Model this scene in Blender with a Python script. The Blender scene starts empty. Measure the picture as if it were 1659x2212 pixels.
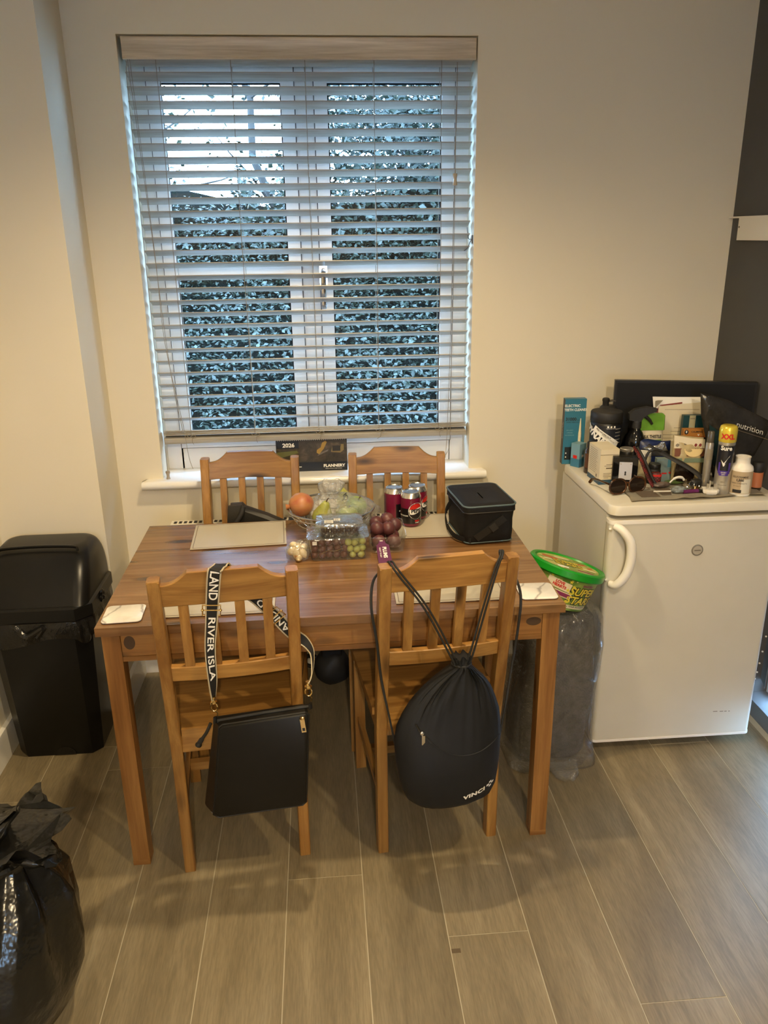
import bpy, bmesh, math, random
import numpy as np
from mathutils import Vector, Matrix, noise
random.seed(7)
PI = math.pi
R = math.radians
SC = bpy.context.scene
COL = SC.collection

# ------------------------------------------------------------------ camera, sky, lamps, exposure
cd = bpy.data.cameras.new('camera')
cam = bpy.data.objects.new('camera', cd); COL.objects.link(cam)
cd.sensor_fit = 'VERTICAL'; cd.sensor_height = 36.0; cd.sensor_width = 27.0
cd.lens = 1720.78 / 2212 * 36.0
cd.clip_start = 0.02; cd.clip_end = 200
pt, yw, rl = R(19.22637), R(4.374446), R(-0.759190)
fw = Vector((math.sin(yw)*math.cos(pt), math.cos(yw)*math.cos(pt), -math.sin(pt)))
rt = Vector((math.cos(yw), -math.sin(yw), 0)); up = rt.cross(fw)
r2 = rt*math.cos(rl) + up*math.sin(rl); u2 = up*math.cos(rl) - rt*math.sin(rl)
mw = Matrix((r2, u2, -fw)).transposed().to_4x4(); mw.translation = Vector((0, 0, 1.645))
cam.matrix_world = mw
SC.camera = cam

w = bpy.data.worlds.new('sky'); SC.world = w; w.use_nodes = True
bg = w.node_tree.nodes['Background']
bg.inputs['Color'].default_value = (0.38, 0.64, 1.0, 1); bg.inputs['Strength'].default_value = 36.0

def spot(name, loc, power, angle, blend, radius, col=(1.0, 0.765, 0.45), aim=None):
    l = bpy.data.lights.new(name, 'SPOT'); l.energy = power; l.spot_size = R(angle); l.spot_blend = blend
    l.shadow_soft_size = radius; l.color = col
    o = bpy.data.objects.new(name, l); COL.objects.link(o); o.location = loc
    return o
spot('downlight_table', (0.02, 1.85, 2.405), 92, 140, 0.9, 0.032)
spot('downlight_room', (0.75, 0.55, 2.405), 88, 160, 0.7, 0.035)
spot('downlight_near_left', (-0.85, 0.95, 2.405), 5, 140, 0.9, 0.035)
spot('downlight_kitchen', (0.1, -1.2, 2.39), 165, 179, 0.3, 0.04)

SC.view_settings.view_transform = 'Standard'; SC.view_settings.look = 'None'
SC.view_settings.gamma = 1.0; SC.view_settings.use_curve_mapping = False
SC.view_settings.exposure = 0.0
SC.cycles.max_bounces = 14; SC.cycles.transparent_max_bounces = 40; SC.cycles.transmission_bounces = 10
SC.cycles.diffuse_bounces = 5; SC.cycles.glossy_bounces = 5
SC.cycles.caustics_reflective = False; SC.cycles.caustics_refractive = False
SC.cycles.sample_clamp_indirect = 6.0
SC.cycles.use_denoising = True

# ------------------------------------------------------------------ materials
def lin(c):
    return c/12.92 if c <= 0.04045 else ((c+0.055)/1.055)**2.4
def hexc(r, g, b):
    return (lin(r/255), lin(g/255), lin(b/255), 1)
class NT:
    def __init__(s, name):
        s.m = bpy.data.materials.new(name); s.m.use_nodes = True
        s.t = s.m.node_tree; s.n = s.t.nodes; s.b = s.n['Principled BSDF']; s.out = s.n['Material Output']
    def add(s, ty, **kw):
        n = s.n.new(ty)
        for k, v in kw.items(): setattr(n, k, v)
        return n
    def link(s, a, b): s.t.links.new(a, b)
    def set(s, n, **kw):
        for k, v in kw.items(): n.inputs[k.replace('_', ' ')].default_value = v
        return n
    def coord(s, scale=(1, 1, 1), rnd=True):
        tc = s.add('ShaderNodeTexCoord'); mp = s.add('ShaderNodeMapping')
        s.link(tc.outputs['Object'], mp.inputs['Vector']); mp.inputs['Scale'].default_value = scale
        if rnd:
            oi = s.add('ShaderNodeObjectInfo'); mu = s.add('ShaderNodeMath', operation='MULTIPLY'); mu.inputs[1].default_value = 37.0
            s.link(oi.outputs['Random'], mu.inputs[0]); s.link(mu.outputs[0], mp.inputs['Location'])
        return mp.outputs['Vector']
    def ramp(s, fac, stops):
        r = s.add('ShaderNodeValToRGB'); e = r.color_ramp.elements
        while len(e) < len(stops): e.new(0.5)
        for el, (p, c) in zip(e, stops): el.position = p; el.color = c
        s.link(fac, r.inputs['Fac']); return r.outputs['Color']
    def noise(s, vec, scale, detail=3, rough=0.55, dist=0):
        n = s.add('ShaderNodeTexNoise'); s.set(n, Scale=scale, Detail=detail, Roughness=rough, Distortion=dist)
        s.link(vec, n.inputs['Vector']); return n.outputs['Fac']
    def mix(s, a, b, fac, ty='MIX'):
        m = s.add('ShaderNodeMix', data_type='RGBA', blend_type=ty)
        for v, i in ((fac, m.inputs['Factor']), (a, m.inputs[6]), (b, m.inputs[7])):
            if hasattr(v, 'node'): s.link(v, i)
            else: i.default_value = v
        return m.outputs[2]
    def bump(s, fac, strength=0.2, dist=0.002):
        b = s.add('ShaderNodeBump'); s.set(b, Strength=strength, Distance=dist); s.link(fac, b.inputs['Height'])
        s.link(b.outputs['Normal'], s.b.inputs['Normal']); return b.outputs['Normal']
def plain(name, col, rough=0.5, metal=0.0, var=0.0, vscale=8, bump=0.0, bscale=60, bdist=0.001, coat=0.0, spec=0.5, sss=0.0):
    t = NT(name); t.set(t.b, Base_Color=col, Roughness=rough, Metallic=metal)
    t.b.inputs['Specular IOR Level'].default_value = spec
    if coat: t.b.inputs['Coat Weight'].default_value = coat; t.b.inputs['Coat Roughness'].default_value = 0.1
    if sss:
        t.b.inputs['Subsurface Weight'].default_value = sss; t.b.inputs['Subsurface Scale'].default_value = 0.006
    if var or bump: v = t.coord()
    if var:
        f = t.noise(v, vscale)
        dk = tuple(c*(1-var) for c in col[:3])+(1,); lt = tuple(min(1, c*(1+var)) for c in col[:3])+(1,)
        t.link(t.ramp(f, [(0.3, dk), (0.7, lt)]), t.b.inputs['Base Color'])
    if bump: t.bump(t.noise(v, bscale, 4), bump, bdist)
    return t.m
def wood(name, axis, light, dark, rough=0.42, knots=True, coat=0.0, grain=1.0):
    t = NT(name); sc = [26*grain]*3; sc[axis] = 1.3
    v = t.coord(tuple(sc))
    f = t.noise(v, 1.0, 5, 0.6, 0.9); f2 = t.noise(v, 3.6, 4, 0.65, 0.3)
    c = t.ramp(f, [(0.34, dark), (0.50, tuple((a*0.5+b*0.5) for a, b in zip(light, dark))), (0.64, light)])
    c2 = t.ramp(f2, [(0.35, (0.72, 0.68, 0.64, 1)), (0.62, (1, 1, 1, 1))])
    c = t.mix(c, c2, 0.75, 'MULTIPLY')
    if knots:
        s2 = [16.0]*3; s2[axis] = 5.2
        vo = t.add('ShaderNodeTexVoronoi'); t.set(vo, Scale=1.0, Randomness=1.0); t.link(t.coord(tuple(s2)), vo.inputs['Vector'])
        k = t.ramp(vo.outputs['Distance'], [(0.10, (1, 1, 1, 1)), (0.30, (0, 0, 0, 1))])
        wn = t.add('ShaderNodeTexWhiteNoise'); t.link(vo.outputs['Position'], wn.inputs['Vector'])
        g = t.ramp(wn.outputs['Value'], [(0.60, (0, 0, 0, 1)), (0.61, (1, 1, 1, 1))])
        kf = t.mix(k, g, 1.0, 'MULTIPLY')
        c = t.mix(c, tuple(x*0.22 for x in dark[:3])+(1,), kf)
    oi = t.add('ShaderNodeObjectInfo'); hs = t.add('ShaderNodeHueSaturation')
    mr = t.add('ShaderNodeMapRange'); t.set(mr, To_Min=0.84, To_Max=1.12); t.link(oi.outputs['Random'], mr.inputs['Value'])
    t.link(mr.outputs[0], hs.inputs['Value']); t.link(c, hs.inputs['Color'])
    t.link(hs.outputs['Color'], t.b.inputs['Base Color']); t.set(t.b, Roughness=rough)
    if coat: t.b.inputs['Coat Weight'].default_value = coat; t.b.inputs['Coat Roughness'].default_value = 0.16
    t.bump(f2, 0.12, 0.001)
    return t.m
def clear(name, tint=(1, 1, 1, 1), gloss_rough=0.06, haze=0.04, edge=0.35, bump=0.0, bscale=40, base=0.03, hazecol=(0.9, 0.95, 1, 1)):
    """thin clear sheet: see-through with a mirror film that grows towards grazing angles"""
    t = NT(name); t.n.remove(t.b)
    tr = t.add('ShaderNodeBsdfTransparent'); tr.inputs['Color'].default_value = tint
    gl = t.add('ShaderNodeBsdfGlossy'); gl.inputs['Roughness'].default_value = gloss_rough
    df = t.add('ShaderNodeBsdfTranslucent'); df.inputs['Color'].default_value = hazecol
    d2 = t.add('ShaderNodeBsdfDiffuse'); d2.inputs['Color'].default_value = hazecol
    lw = t.add('ShaderNodeLayerWeight'); lw.inputs['Blend'].default_value = 0.25
    mr = t.add('ShaderNodeMapRange'); t.set(mr, To_Min=base, To_Max=edge); t.link(lw.outputs['Facing'], mr.inputs['Value'])
    ms = t.add('ShaderNodeMixShader'); t.link(mr.outputs[0], ms.inputs[0]); t.link(tr.outputs[0], ms.inputs[1]); t.link(gl.outputs[0], ms.inputs[2])
    md = t.add('ShaderNodeMixShader'); md.inputs[0].default_value = 0.5; t.link(df.outputs[0], md.inputs[1]); t.link(d2.outputs[0], md.inputs[2])
    mo = t.add('ShaderNodeMixShader'); mo.inputs[0].default_value = haze; t.link(ms.outputs[0], mo.inputs[1]); t.link(md.outputs[0], mo.inputs[2])
    if bump:
        b = t.add('ShaderNodeBump'); t.set(b, Strength=bump, Distance=0.01); t.link(t.noise(t.coord(), bscale, 3, 0.5, 1.2), b.inputs['Height'])
        for n in (gl, lw): t.link(b.outputs['Normal'], n.inputs['Normal'])
    t.link(mo.outputs[0], t.out.inputs['Surface'])
    return t.m

W_L, W_D = (0.435, 0.232, 0.062, 1), (0.255, 0.115, 0.025, 1)
PINE = [wood('pine_%s' % a, i, W_L, W_D, 0.40) for i, a in enumerate('xyz')]
TOPW = wood('pine_table_top', 0, (0.285, 0.155, 0.062, 1), (0.155, 0.072, 0.027, 1), 0.27, True, 0.25)
TBL = [wood('pine_table_%s' % a, i, (0.355, 0.175, 0.050, 1), (0.195, 0.083, 0.021, 1), 0.38) for i, a in enumerate('xyz')]
PAINT = plain('wall_paint_cream', (0.75, 0.70, 0.57, 1), 0.85, var=0.03, vscale=1.5, bump=0.08, bscale=120)
DARKPAINT = plain('wall_paint_dark_grey', (0.085, 0.082, 0.078, 1), 0.8, var=0.04, bump=0.08, bscale=120)
CEILP = plain('ceiling_paint_white', (0.82, 0.80, 0.76, 1), 0.9, var=0.02, bump=0.05)
GLOSSW = plain('gloss_white', (0.82, 0.82, 0.80, 1), 0.30, var=0.015, vscale=4)
SILLW = plain('sill_white', (0.86, 0.86, 0.84, 1), 0.14, var=0.015, vscale=4)
UPVC = plain('upvc_white', (0.88, 0.90, 0.92, 1), 0.28, var=0.01, vscale=3)
SEAL = plain('rubber_seal', (0.005, 0.005, 0.006, 1), 0.8, var=0.1, spec=0.1)
CHROME = plain('chrome', (0.75, 0.75, 0.77, 1), 0.16, 1.0, var=0.03)
STEEL = plain('steel_wire', (0.55, 0.53, 0.50, 1), 0.26, 1.0, var=0.05)
GOLD = plain('gold_metal', (0.90, 0.66, 0.30, 1), 0.18, 1.0, var=0.05)
BLK = plain('black_plastic', (0.010, 0.010, 0.010, 1), 0.38, var=0.15, vscale=20, spec=0.3)
BLKM = plain('black_matt', (0.014, 0.014, 0.015, 1), 0.62, var=0.2, vscale=30)
BLKG = plain('black_gloss', (0.006, 0.006, 0.007, 1), 0.10, var=0.1)
WHT = plain('white_plastic', (0.80, 0.78, 0.74, 1), 0.35, var=0.02)
PRINTW = plain('print_white', (0.85, 0.85, 0.83, 1), 0.6, var=0.02)
PRINTK = plain('print_black', (0.015, 0.015, 0.018, 1), 0.6, var=0.05)
GLASS = clear('window_glass', (0.93, 0.97, 0.97, 1), 0.0, 0.0, 0.28, base=0.018)
CLEARP = clear('clear_plastic', (0.95, 0.97, 0.97, 1), 0.09, 0.05, 0.55, 0.25, 30, base=0.07)
FILM = clear('clear_film', (0.96, 0.97, 0.98, 1), 0.14, 0.13, 0.65, 0.9, 38, base=0.09)
LIDP = clear('clear_lid', (0.94, 0.96, 0.97, 1), 0.10, 0.07, 0.75, 0.6, 26, base=0.26)
WRAPF = clear('clear_wrap', (0.95, 0.95, 0.96, 1), 0.11, 0.09, 0.6, 1.0, 22, base=0.08)
def col(name, r, g, b, rough=0.5, **k): return plain(name, hexc(r, g, b), rough, var=k.pop('var', 0.06), **k)

FILMW = clear('crumpled_film', (0.96, 0.97, 0.98, 1), 0.12, 0.20, 0.75, 1.0, 60, base=0.12)
# ------------------------------------------------------------------ mesh helpers
def mesh_obj(name, me, m, parent=None, smooth=None):
    me.materials.append(m)
    if smooth is not None:
        me.polygons.foreach_set('use_smooth', [True]*len(me.polygons)); me.set_sharp_from_angle(angle=R(smooth))
    o = bpy.data.objects.new(name, me); COL.objects.link(o)
    if parent: o.parent = parent
    return o
def ob(name, bm, m, parent=None, smooth=40, bevel=0.0, seg=2, loc=None):
    if bevel:
        ed = [e for e in bm.edges if len(e.link_faces) == 2 and e.calc_face_angle(0) > R(28)]
        bmesh.ops.bevel(bm, geom=ed, offset=bevel, segments=seg, affect='EDGES', profile=0.6, clamp_overlap=True)
    bmesh.ops.recalc_face_normals(bm, faces=bm.faces)
    me = bpy.data.meshes.new(name); bm.to_mesh(me); bm.free()
    o = mesh_obj(name, me, m, parent, smooth)
    if loc: o.location = loc
    return o
def B(): return bmesh.new()
def box(bm, x0, x1, y0, y1, z0, z1):
    v = [bm.verts.new(p) for p in ((x0,y0,z0),(x1,y0,z0),(x1,y1,z0),(x0,y1,z0),(x0,y0,z1),(x1,y0,z1),(x1,y1,z1),(x0,y1,z1))]
    for f in ((0,3,2,1),(4,5,6,7),(0,1,5,4),(1,2,6,5),(2,3,7,6),(3,0,4,7)): bm.faces.new([v[i] for i in f])
    return bm
def bx(*a): return box(B(), *a)
def loft(bm, rings, cap=True, closed=True):
    vs = [[bm.verts.new(p) for p in r] for r in rings]; n = len(vs[0])
    for a, b in zip(vs, vs[1:]):
        for i in range(n if closed else n-1):
            j = (i+1) % n; bm.faces.new((a[i], a[j], b[j], b[i]))
    if cap:
        bm.faces.new(vs[0][::-1]); bm.faces.new(vs[-1])
    return bm
def lathe(bm, prof, seg=28, c=(0, 0, 0), cap=True):
    rings = [[(c[0]+max(r, 1e-5)*math.cos(2*PI*i/seg), c[1]+max(r, 1e-5)*math.sin(2*PI*i/seg), c[2]+z) for i in range(seg)] for r, z in prof]
    return loft(bm, rings, cap)
def lat(*a, **k): return lathe(B(), *a, **k)
def tube(bm, pts, r, seg=8, cap=True, flat=1.0):
    pts = [Vector(p) for p in pts]; rings = []; n = None
    for i, p in enumerate(pts):
        d = (pts[min(i+1, len(pts)-1)] - pts[max(i-1, 0)]).normalized()
        if n is None:
            n = d.orthogonal().normalized()
        n = (n - d*n.dot(d)); n = n.normalized() if n.length > 1e-6 else d.orthogonal().normalized()
        b = d.cross(n); rr = r[i] if isinstance(r, (list, tuple)) else r
        rings.append([p + n*rr*math.cos(2*PI*k/seg) + b*rr*flat*math.sin(2*PI*k/seg) for k in range(seg)])
    return loft(bm, rings, cap)
def tb(*a, **k): return tube(B(), *a, **k)
def ringpts(r, z=0, n=40, c=(0, 0), ry=None):
    return [(c[0]+r*math.cos(2*PI*i/n), c[1]+(ry or r)*math.sin(2*PI*i/n), z) for i in range(n+1)]
def spline(pts, n=8):
    P = [Vector(p) for p in pts]; P = [P[0]*2-P[1]] + P + [P[-1]*2-P[-2]]; out = []
    for i in range(1, len(P)-2):
        for k in range(n):
            t = k/n; a, b, c, d = P[i-1], P[i], P[i+1], P[i+2]
            out.append(0.5*((2*b)+(c-a)*t+(2*a-5*b+4*c-d)*t*t+(3*b-a-3*c+d)*t**3))
    out.append(P[-2]); return out
def rrect(w, d, r, n=5, c=(0, 0)):
    out = []
    for sx, sy, a0 in ((1, 1, 0), (-1, 1, 90), (-1, -1, 180), (1, -1, 270)):
        for k in range(n+1):
            a = R(a0+90*k/n); out.append((c[0]+sx*(w/2-r)+r*math.cos(a), c[1]+sy*(d/2-r)+r*math.sin(a)))
    return out
def prism(bm, outline, f, t0, t1):
    """outline of 2D points, f(a, b, t) -> 3D"""
    return loft(bm, [[f(a, b, t0) for a, b in outline], [f(a, b, t1) for a, b in outline]])
def pr(*a): return prism(B(), *a)
def ball(r=1, sub=2, sc=(1, 1, 1), c=(0, 0, 0), rough=0, seed=0, freq=1.0):
    bm = B(); bmesh.ops.create_icosphere(bm, subdivisions=sub, radius=1)
    for v in bm.verts:
        k = 1+rough*noise.noise(v.co*freq+Vector((seed, seed*1.7, 0))) if rough else 1
        v.co = Vector((v.co.x*sc[0]*k*r+c[0], v.co.y*sc[1]*k*r+c[1], v.co.z*sc[2]*k*r+c[2]))
    return bm
def setp(o, label=None, cat=None, group=None, kind=None):
    if label: o['label'] = label
    if cat: o['category'] = cat
    if group: o['group'] = group
    if kind: o['kind'] = kind
    return o
def thing(name, label, cat, loc=(0, 0, 0), rz=0, group=None, rot=None):
    o = bpy.data.objects.new(name, None); COL.objects.link(o); o.empty_display_size = 0.05
    o.location = loc; o.rotation_euler = rot or (0, 0, R(rz))
    return setp(o, label, cat, group)
def dup(root, loc, rz=None, label=None, group=None):
    r = root.copy(); COL.objects.link(r); r.location = loc
    if rz is not None: r.rotation_euler = (0, 0, R(rz)) if not isinstance(rz, tuple) else rz
    if label: r['label'] = label
    if group: r['group'] = group
    for ch in list(root.children):
        c = ch.copy(); COL.objects.link(c); c.parent = r
        for g in ch.children:
            d = g.copy(); COL.objects.link(d); d.parent = c
    return r
_TX = {}
def glyphs(s, size, bold=0.0, shear=0.0, space=1.0):
    k = (s, bold, shear, space)
    if k not in _TX:
        cu = bpy.data.curves.new('lettering', 'FONT'); cu.body = s; cu.align_x = 'CENTER'; cu.align_y = 'CENTER'
        cu.offset = bold; cu.shear = shear; cu.space_character = space; cu.resolution_u = 3
        o = bpy.data.objects.new('lettering', cu); COL.objects.link(o)
        me = bpy.data.meshes.new_from_object(o.evaluated_get(bpy.context.evaluated_depsgraph_get()))
        _TX[k] = ([tuple(v.co[:2]) for v in me.vertices], [tuple(p.vertices) for p in me.polygons])
        bpy.data.objects.remove(o); bpy.data.curves.remove(cu); bpy.data.meshes.remove(me)
    vs, fs = _TX[k]
    return [(x*size, y*size) for x, y in vs], fs
def text(s, size, m, parent, f, bold=0.0, shear=0.0, sx=1.0, space=1.0, name='lettering'):
    vs, fs = glyphs(s, size, bold, shear, space)
    me = bpy.data.meshes.new(name); me.from_pydata([f(x*sx, y) for x, y in vs], [], fs)
    return mesh_obj(name, me, m, parent)
def onplane(o, X, Y):
    o, X, Y = Vector(o), Vector(X).normalized(), Vector(Y).normalized()
    return lambda x, y: o + X*x + Y*y
def front(x, y, z): return lambda a, b: Vector((x+a, y, z+b))
def oncyl(r, a0, z0, c=(0, 0)):
    return lambda x, y: Vector((c[0]+r*math.sin(a0+x/r), c[1]-r*math.cos(a0+x/r), z0+y))
def cylpatch(bm, r, a0, a1, z0, z1, n=10, c=(0, 0), skew=0.0):
    prev = None
    for i in range(n+1):
        a = a0+(a1-a0)*i/n; s = skew*(a-a0)
        p = (bm.verts.new((c[0]+r*math.sin(a), c[1]-r*math.cos(a), z0+s)), bm.verts.new((c[0]+r*math.sin(a), c[1]-r*math.cos(a), z1+s)))
        if prev: bm.faces.new((prev[0], p[0], p[1], prev[1]))
        prev = p
    return bm
def quad(bm, *ps):
    bm.faces.new([bm.verts.new(p) for p in ps]); return bm
def rpatch(x0, x1, z0, z1, y):   # upright flat patch facing the camera side
    return quad(B(), (x0, y, z0), (x1, y, z0), (x1, y, z1), (x0, y, z1))
# ------------------------------------------------------------------ the room
YW, XL, XR, ZC, YB = 2.883, -1.105, 1.468, 2.42, -2.6
def struct(name, bm, m, parent=None, label=None, cat=None, **k):
    o = ob(name, bm, m, parent, **k)
    if not parent: setp(o, label, cat, None, 'structure')
    return o
# window opening x -0.597..0.545, z 0.79..2.245
bm = B()
box(bm, XL-0.2, -0.597, YW, 3.14, 0, ZC); box(bm, 0.545, 1.75, YW, 3.14, 0, ZC)
box(bm, -0.597, 0.545, YW, 3.14, 2.243, ZC); box(bm, -0.597, 0.545, YW, 3.14, 0, 0.775)
struct('wall_back', bm, PAINT, label='cream painted wall around the window', cat='wall')
struct('wall_left', bx(XL-0.2, XL, YB, YW, 0, ZC), PAINT, label='cream painted wall behind the black bin and rubbish bag', cat='wall')
struct('trim_1', bx(XL, -0.757, 2.622, YW, 0, ZC), PAINT, label='cream boxed-in corner column beside the window', cat='wall', bevel=0.003)
bm = B()
box(bm, XR, XR+0.2, 2.40, YW, 0, ZC); box(bm, XR, XR+0.2, YB, 1.86, 0, ZC); box(bm, XR, XR+0.2, 1.86, 2.40, 2.10, ZC)
struct('wall_right', bm, DARKPAINT, label='dark grey painted wall in the right corner', cat='wall')
bm = bx(XL-0.2, -0.27, YB-0.2, YB, 0, ZC); box(bm, 0.13, XR+0.2, YB-0.2, YB, 0, ZC); box(bm, -0.27, 0.13, YB-0.2, YB, 0, 1.2); box(bm, -0.27, 0.13, YB-0.2, YB, 2.05, ZC)
struct('wall_rear', bm, PAINT, label='cream wall behind the viewer', cat='wall')
struct('ceiling', bx(XL-0.2, XR+0.2, YB-0.2, 3.14, ZC, ZC+0.12), CEILP, label='white ceiling', cat='ceiling')
# floor planks on a 0.2013 m grid
GROUT = plain('plank_joint', (0.46, 0.41, 0.30, 1), 0.7, var=0.1)
def plank_mat():
    t = NT('floor_plank'); v = t.coord((15, 1.6, 15)); v2 = t.coord((5, 0.8, 5)); v3 = t.coord((260, 22, 260))
    f = t.noise(v, 1, 5, 0.65, 0.8); g = t.noise(v2, 1, 2, 0.5); h = t.noise(v3, 1, 2, 0.6)
    c = t.ramp(f, [(0.30, (0.182, 0.146, 0.086, 1)), (0.52, (0.248, 0.202, 0.122, 1)), (0.72, (0.315, 0.262, 0.165, 1))])
    c = t.mix(c, t.ramp(g, [(0.35, (0.80, 0.79, 0.78, 1)), (0.7, (1.08, 1.08, 1.08, 1))]), 1.0, 'MULTIPLY')
    c = t.mix(c, t.ramp(h, [(0.35, (0.84, 0.84, 0.84, 1)), (0.62, (1.05, 1.05, 1.05, 1))]), 1.0, 'MULTIPLY')
    oi = t.add('ShaderNodeObjectInfo'); hs = t.add('ShaderNodeHueSaturation'); mr = t.add('ShaderNodeMapRange')
    t.set(mr, To_Min=0.90, To_Max=1.10); t.link(oi.outputs['Random'], mr.inputs['Value']); t.link(mr.outputs[0], hs.inputs['Value'])
    t.link(c, hs.inputs['Color']); t.link(hs.outputs['Color'], t.b.inputs['Base Color']); t.set(t.b, Roughness=0.46)
    t.bump(h, 0.06, 0.0006); return t.m
PLANK = plank_mat()
fl = struct('floor', bx(XL-0.1, XR+0.18, YB, YW, -0.06, -0.0009), GROUT, label='grey brown wood effect plank floor with pale joints', cat='floor')
PW, PL = 0.2013, 1.22
ends = {}
for k in range(-6, 9):
    x0 = -0.142+PW*k
    ends[k] = {0: 1.723, 1: 1.02, 2: 1.501, 3: 1.10, 4: 1.281, 5: 1.04, 6: 0.99, 7: 1.12, -1: 0.98, -2: 1.06, -3: 1.03, -4: 1.16}.get(k, 0.9)
    y = ends[k]
    while y > -0.4: y -= PL
    while y < YW:
        a, b = max(y, -0.4), min(y+PL, YW-0.002); xa, xb = max(x0, XL+0.002), min(x0+PW, XR-0.002)
        y += PL
        if xb-xa < 0.02 or b-a < 0.02: continue
        ob('plank', bx(xa+0.0012, xb-0.0012, a+0.0012, b-0.0012, -0.006, 0.0), PLANK, fl, bevel=0.0004, seg=1)
ob('floor_mark', bx(0.262, 0.284, 1.452, 1.464, 0.0, 0.0006), col('mark_brown', 92, 78, 58, 0.7), fl)
# skirting
def skirt(name, x0, x1, y0, y1, dx, dy):
    bm = bx(x0, x1, y0, y1, 0, 0.112)
    return struct(name, bm, GLOSSW, label='white skirting board along the %s' % name.split('_', 1)[1].replace('_', ' '), cat='skirting board', bevel=0.005)
skirt('baseboard_left', XL, XL+0.016, -0.6, 2.622, 1, 0)['label'] = 'white skirting board on the left wall beside the bin'
skirt('baseboard_column_front', XL+0.016, -0.741, 2.606, 2.622, 0, 0)['label'] = 'white skirting board on the front of the boxed column'
skirt('baseboard_column_side', -0.757, -0.741, 2.622, YW-0.016, 0, 0)['label'] = 'white skirting board on the side of the boxed column under the table'
skirt('baseboard_back', -0.757, XR, YW-0.016, YW, 0, 0)['label'] = 'white skirting board on the window wall below the radiator'
skirt('baseboard_right', XR-0.016, XR, 2.40, YW-0.016, 0, 0)['label'] = 'white skirting board on the dark wall right of the fridge'

# window: frame, two sashes with two panes each, sill
win = thing('window_1', 'white plastic casement window with two sashes and glazing bars', 'window'); win['kind'] = 'structure'
FY0, FY1 = 3.02, 3.09
bm = B(); xa, xb, xm0, xm1, zt, zb = -0.597, 0.545, -0.058, 0.016, 2.243, 0.79
box(bm, xa, xa+0.058, FY0, FY1, zb, zt); box(bm, xb-0.055, xb, FY0, FY1, zb, zt)
box(bm, xa+0.052, xb-0.052, FY0, FY1, zt-0.068, zt); box(bm, xa+0.052, xb-0.052, FY0, FY1, zb, zb+0.098)
box(bm, xm0, xm1, FY0, FY1, zb+0.076, zt-0.055)
struct('window_frame', bm, UPVC, win, bevel=0.004)
for (gx0, gx1) in ((-0.497, -0.100), (0.056, 0.448)):
    gz0, gz1, wl = 0.945, 2.128, 0.044
    bm = B(); ys, ye = 3.008, 3.036
    box(bm, gx0-wl, gx0, ys, ye, gz0-0.062, gz1+0.052); box(bm, gx1, gx1+wl, ys, ye, gz0-0.062, gz1+0.052)
    box(bm, gx0, gx1, ys, ye, gz1, gz1+0.052); box(bm, gx0, gx1, ys, ye, gz0-0.062, gz0)
    s = struct('sash', bm, UPVC, win, bevel=0.006)
    ob('glazing_bar', bx(gx0, gx1, 3.012, 3.032, 1.508, 1.542), UPVC, s, bevel=0.005)
    for z0, z1 in ((gz0, 1.508), (1.542, gz1)):
        ob('pane', quad(B(), (gx0-0.004, 3.022, z0-0.004), (gx1+0.004, 3.022, z0-0.004), (gx1+0.004, 3.022, z1+0.004), (gx0-0.004, 3.022, z1+0.004)), GLASS, s)
    bm = B()
    for z0, z1 in ((gz0, 1.508), (1.542, gz1)):
        box(bm, gx0, gx0+0.004, 3.016, 3.0215, z0, z1); box(bm, gx1-0.004, gx1, 3.016, 3.0215, z0, z1)
        box(bm, gx0, gx1, 3.016, 3.0215, z1-0.005, z1)
    ob('gasket', bm, SEAL, s)
    bm = B(); a0, a1, c0, c1 = gx0-wl, gx1+wl, gz0-0.062, gz1+0.052
    box(bm, a0-0.0035, a0, 3.0150, 3.0196, c0-0.004, c1); box(bm, a1, a1+0.0035, 3.0150, 3.0196, c0-0.004, c1); box(bm, a0, a1, 3.0150, 3.0196, c0-0.004, c0)
    ob('sash_seal', bm, plain('sash_seal_grey', (0.10, 0.10, 0.11, 1), 0.7, var=0.1), s)
h = ob('handle', bx(0.008, 0.036, 2.990, 3.008, 1.47, 1.545), CHROME, win, bevel=0.008)
ob('lever', tb(spline([(0.022, 2.988, 1.525), (0.022, 2.962, 1.520), (0.021, 2.955, 1.49), (0.020, 2.960, 1.42), (0.020, 2.962, 1.395)]), [0.009, 0.008]+[0.009]*40, 8), CHROME, h)
# sill board with rounded nose
prof = [(3.03, 0.80), (2.856, 0.80)] + [(2.846-0.014*math.sin(R(a)), 0.7855+0.0145*math.cos(R(a))) for a in range(0, 181, 20)] + [(2.884, 0.771), (3.03, 0.771)]
sill = pr(prof, lambda a, b, t: (t, a, b), -0.668, 0.605)
for v in sill.verts:
    if v.co.y > 2.884: v.co.x = max(min(v.co.x, 0.5445), -0.5965)
struct('window_sill', sill, SILLW, win, bevel=0.003)
fill_win = thing('fill_window', 'tall narrow window added unseen behind the viewer for cool fill daylight', 'window'); fill_win['kind'] = 'structure'  # unseen opening, added to bring cool daylight onto the upper walls
bm = bx(-0.27, -0.24, YB-0.12, YB-0.06, 1.2, 2.05); box(bm, 0.10, 0.13, YB-0.12, YB-0.06, 1.2, 2.05); box(bm, -0.24, 0.10, YB-0.12, YB-0.06, 1.2, 1.24); box(bm, -0.24, 0.10, YB-0.12, YB-0.06, 2.01, 2.05)
struct('window_frame', bm, UPVC, fill_win, bevel=0.004)
ob('pane', quad(B(), (-0.24, YB-0.09, 1.24), (0.10, YB-0.09, 1.24), (0.10, YB-0.09, 2.01), (-0.24, YB-0.09, 2.01)), GLASS, fill_win)
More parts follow.
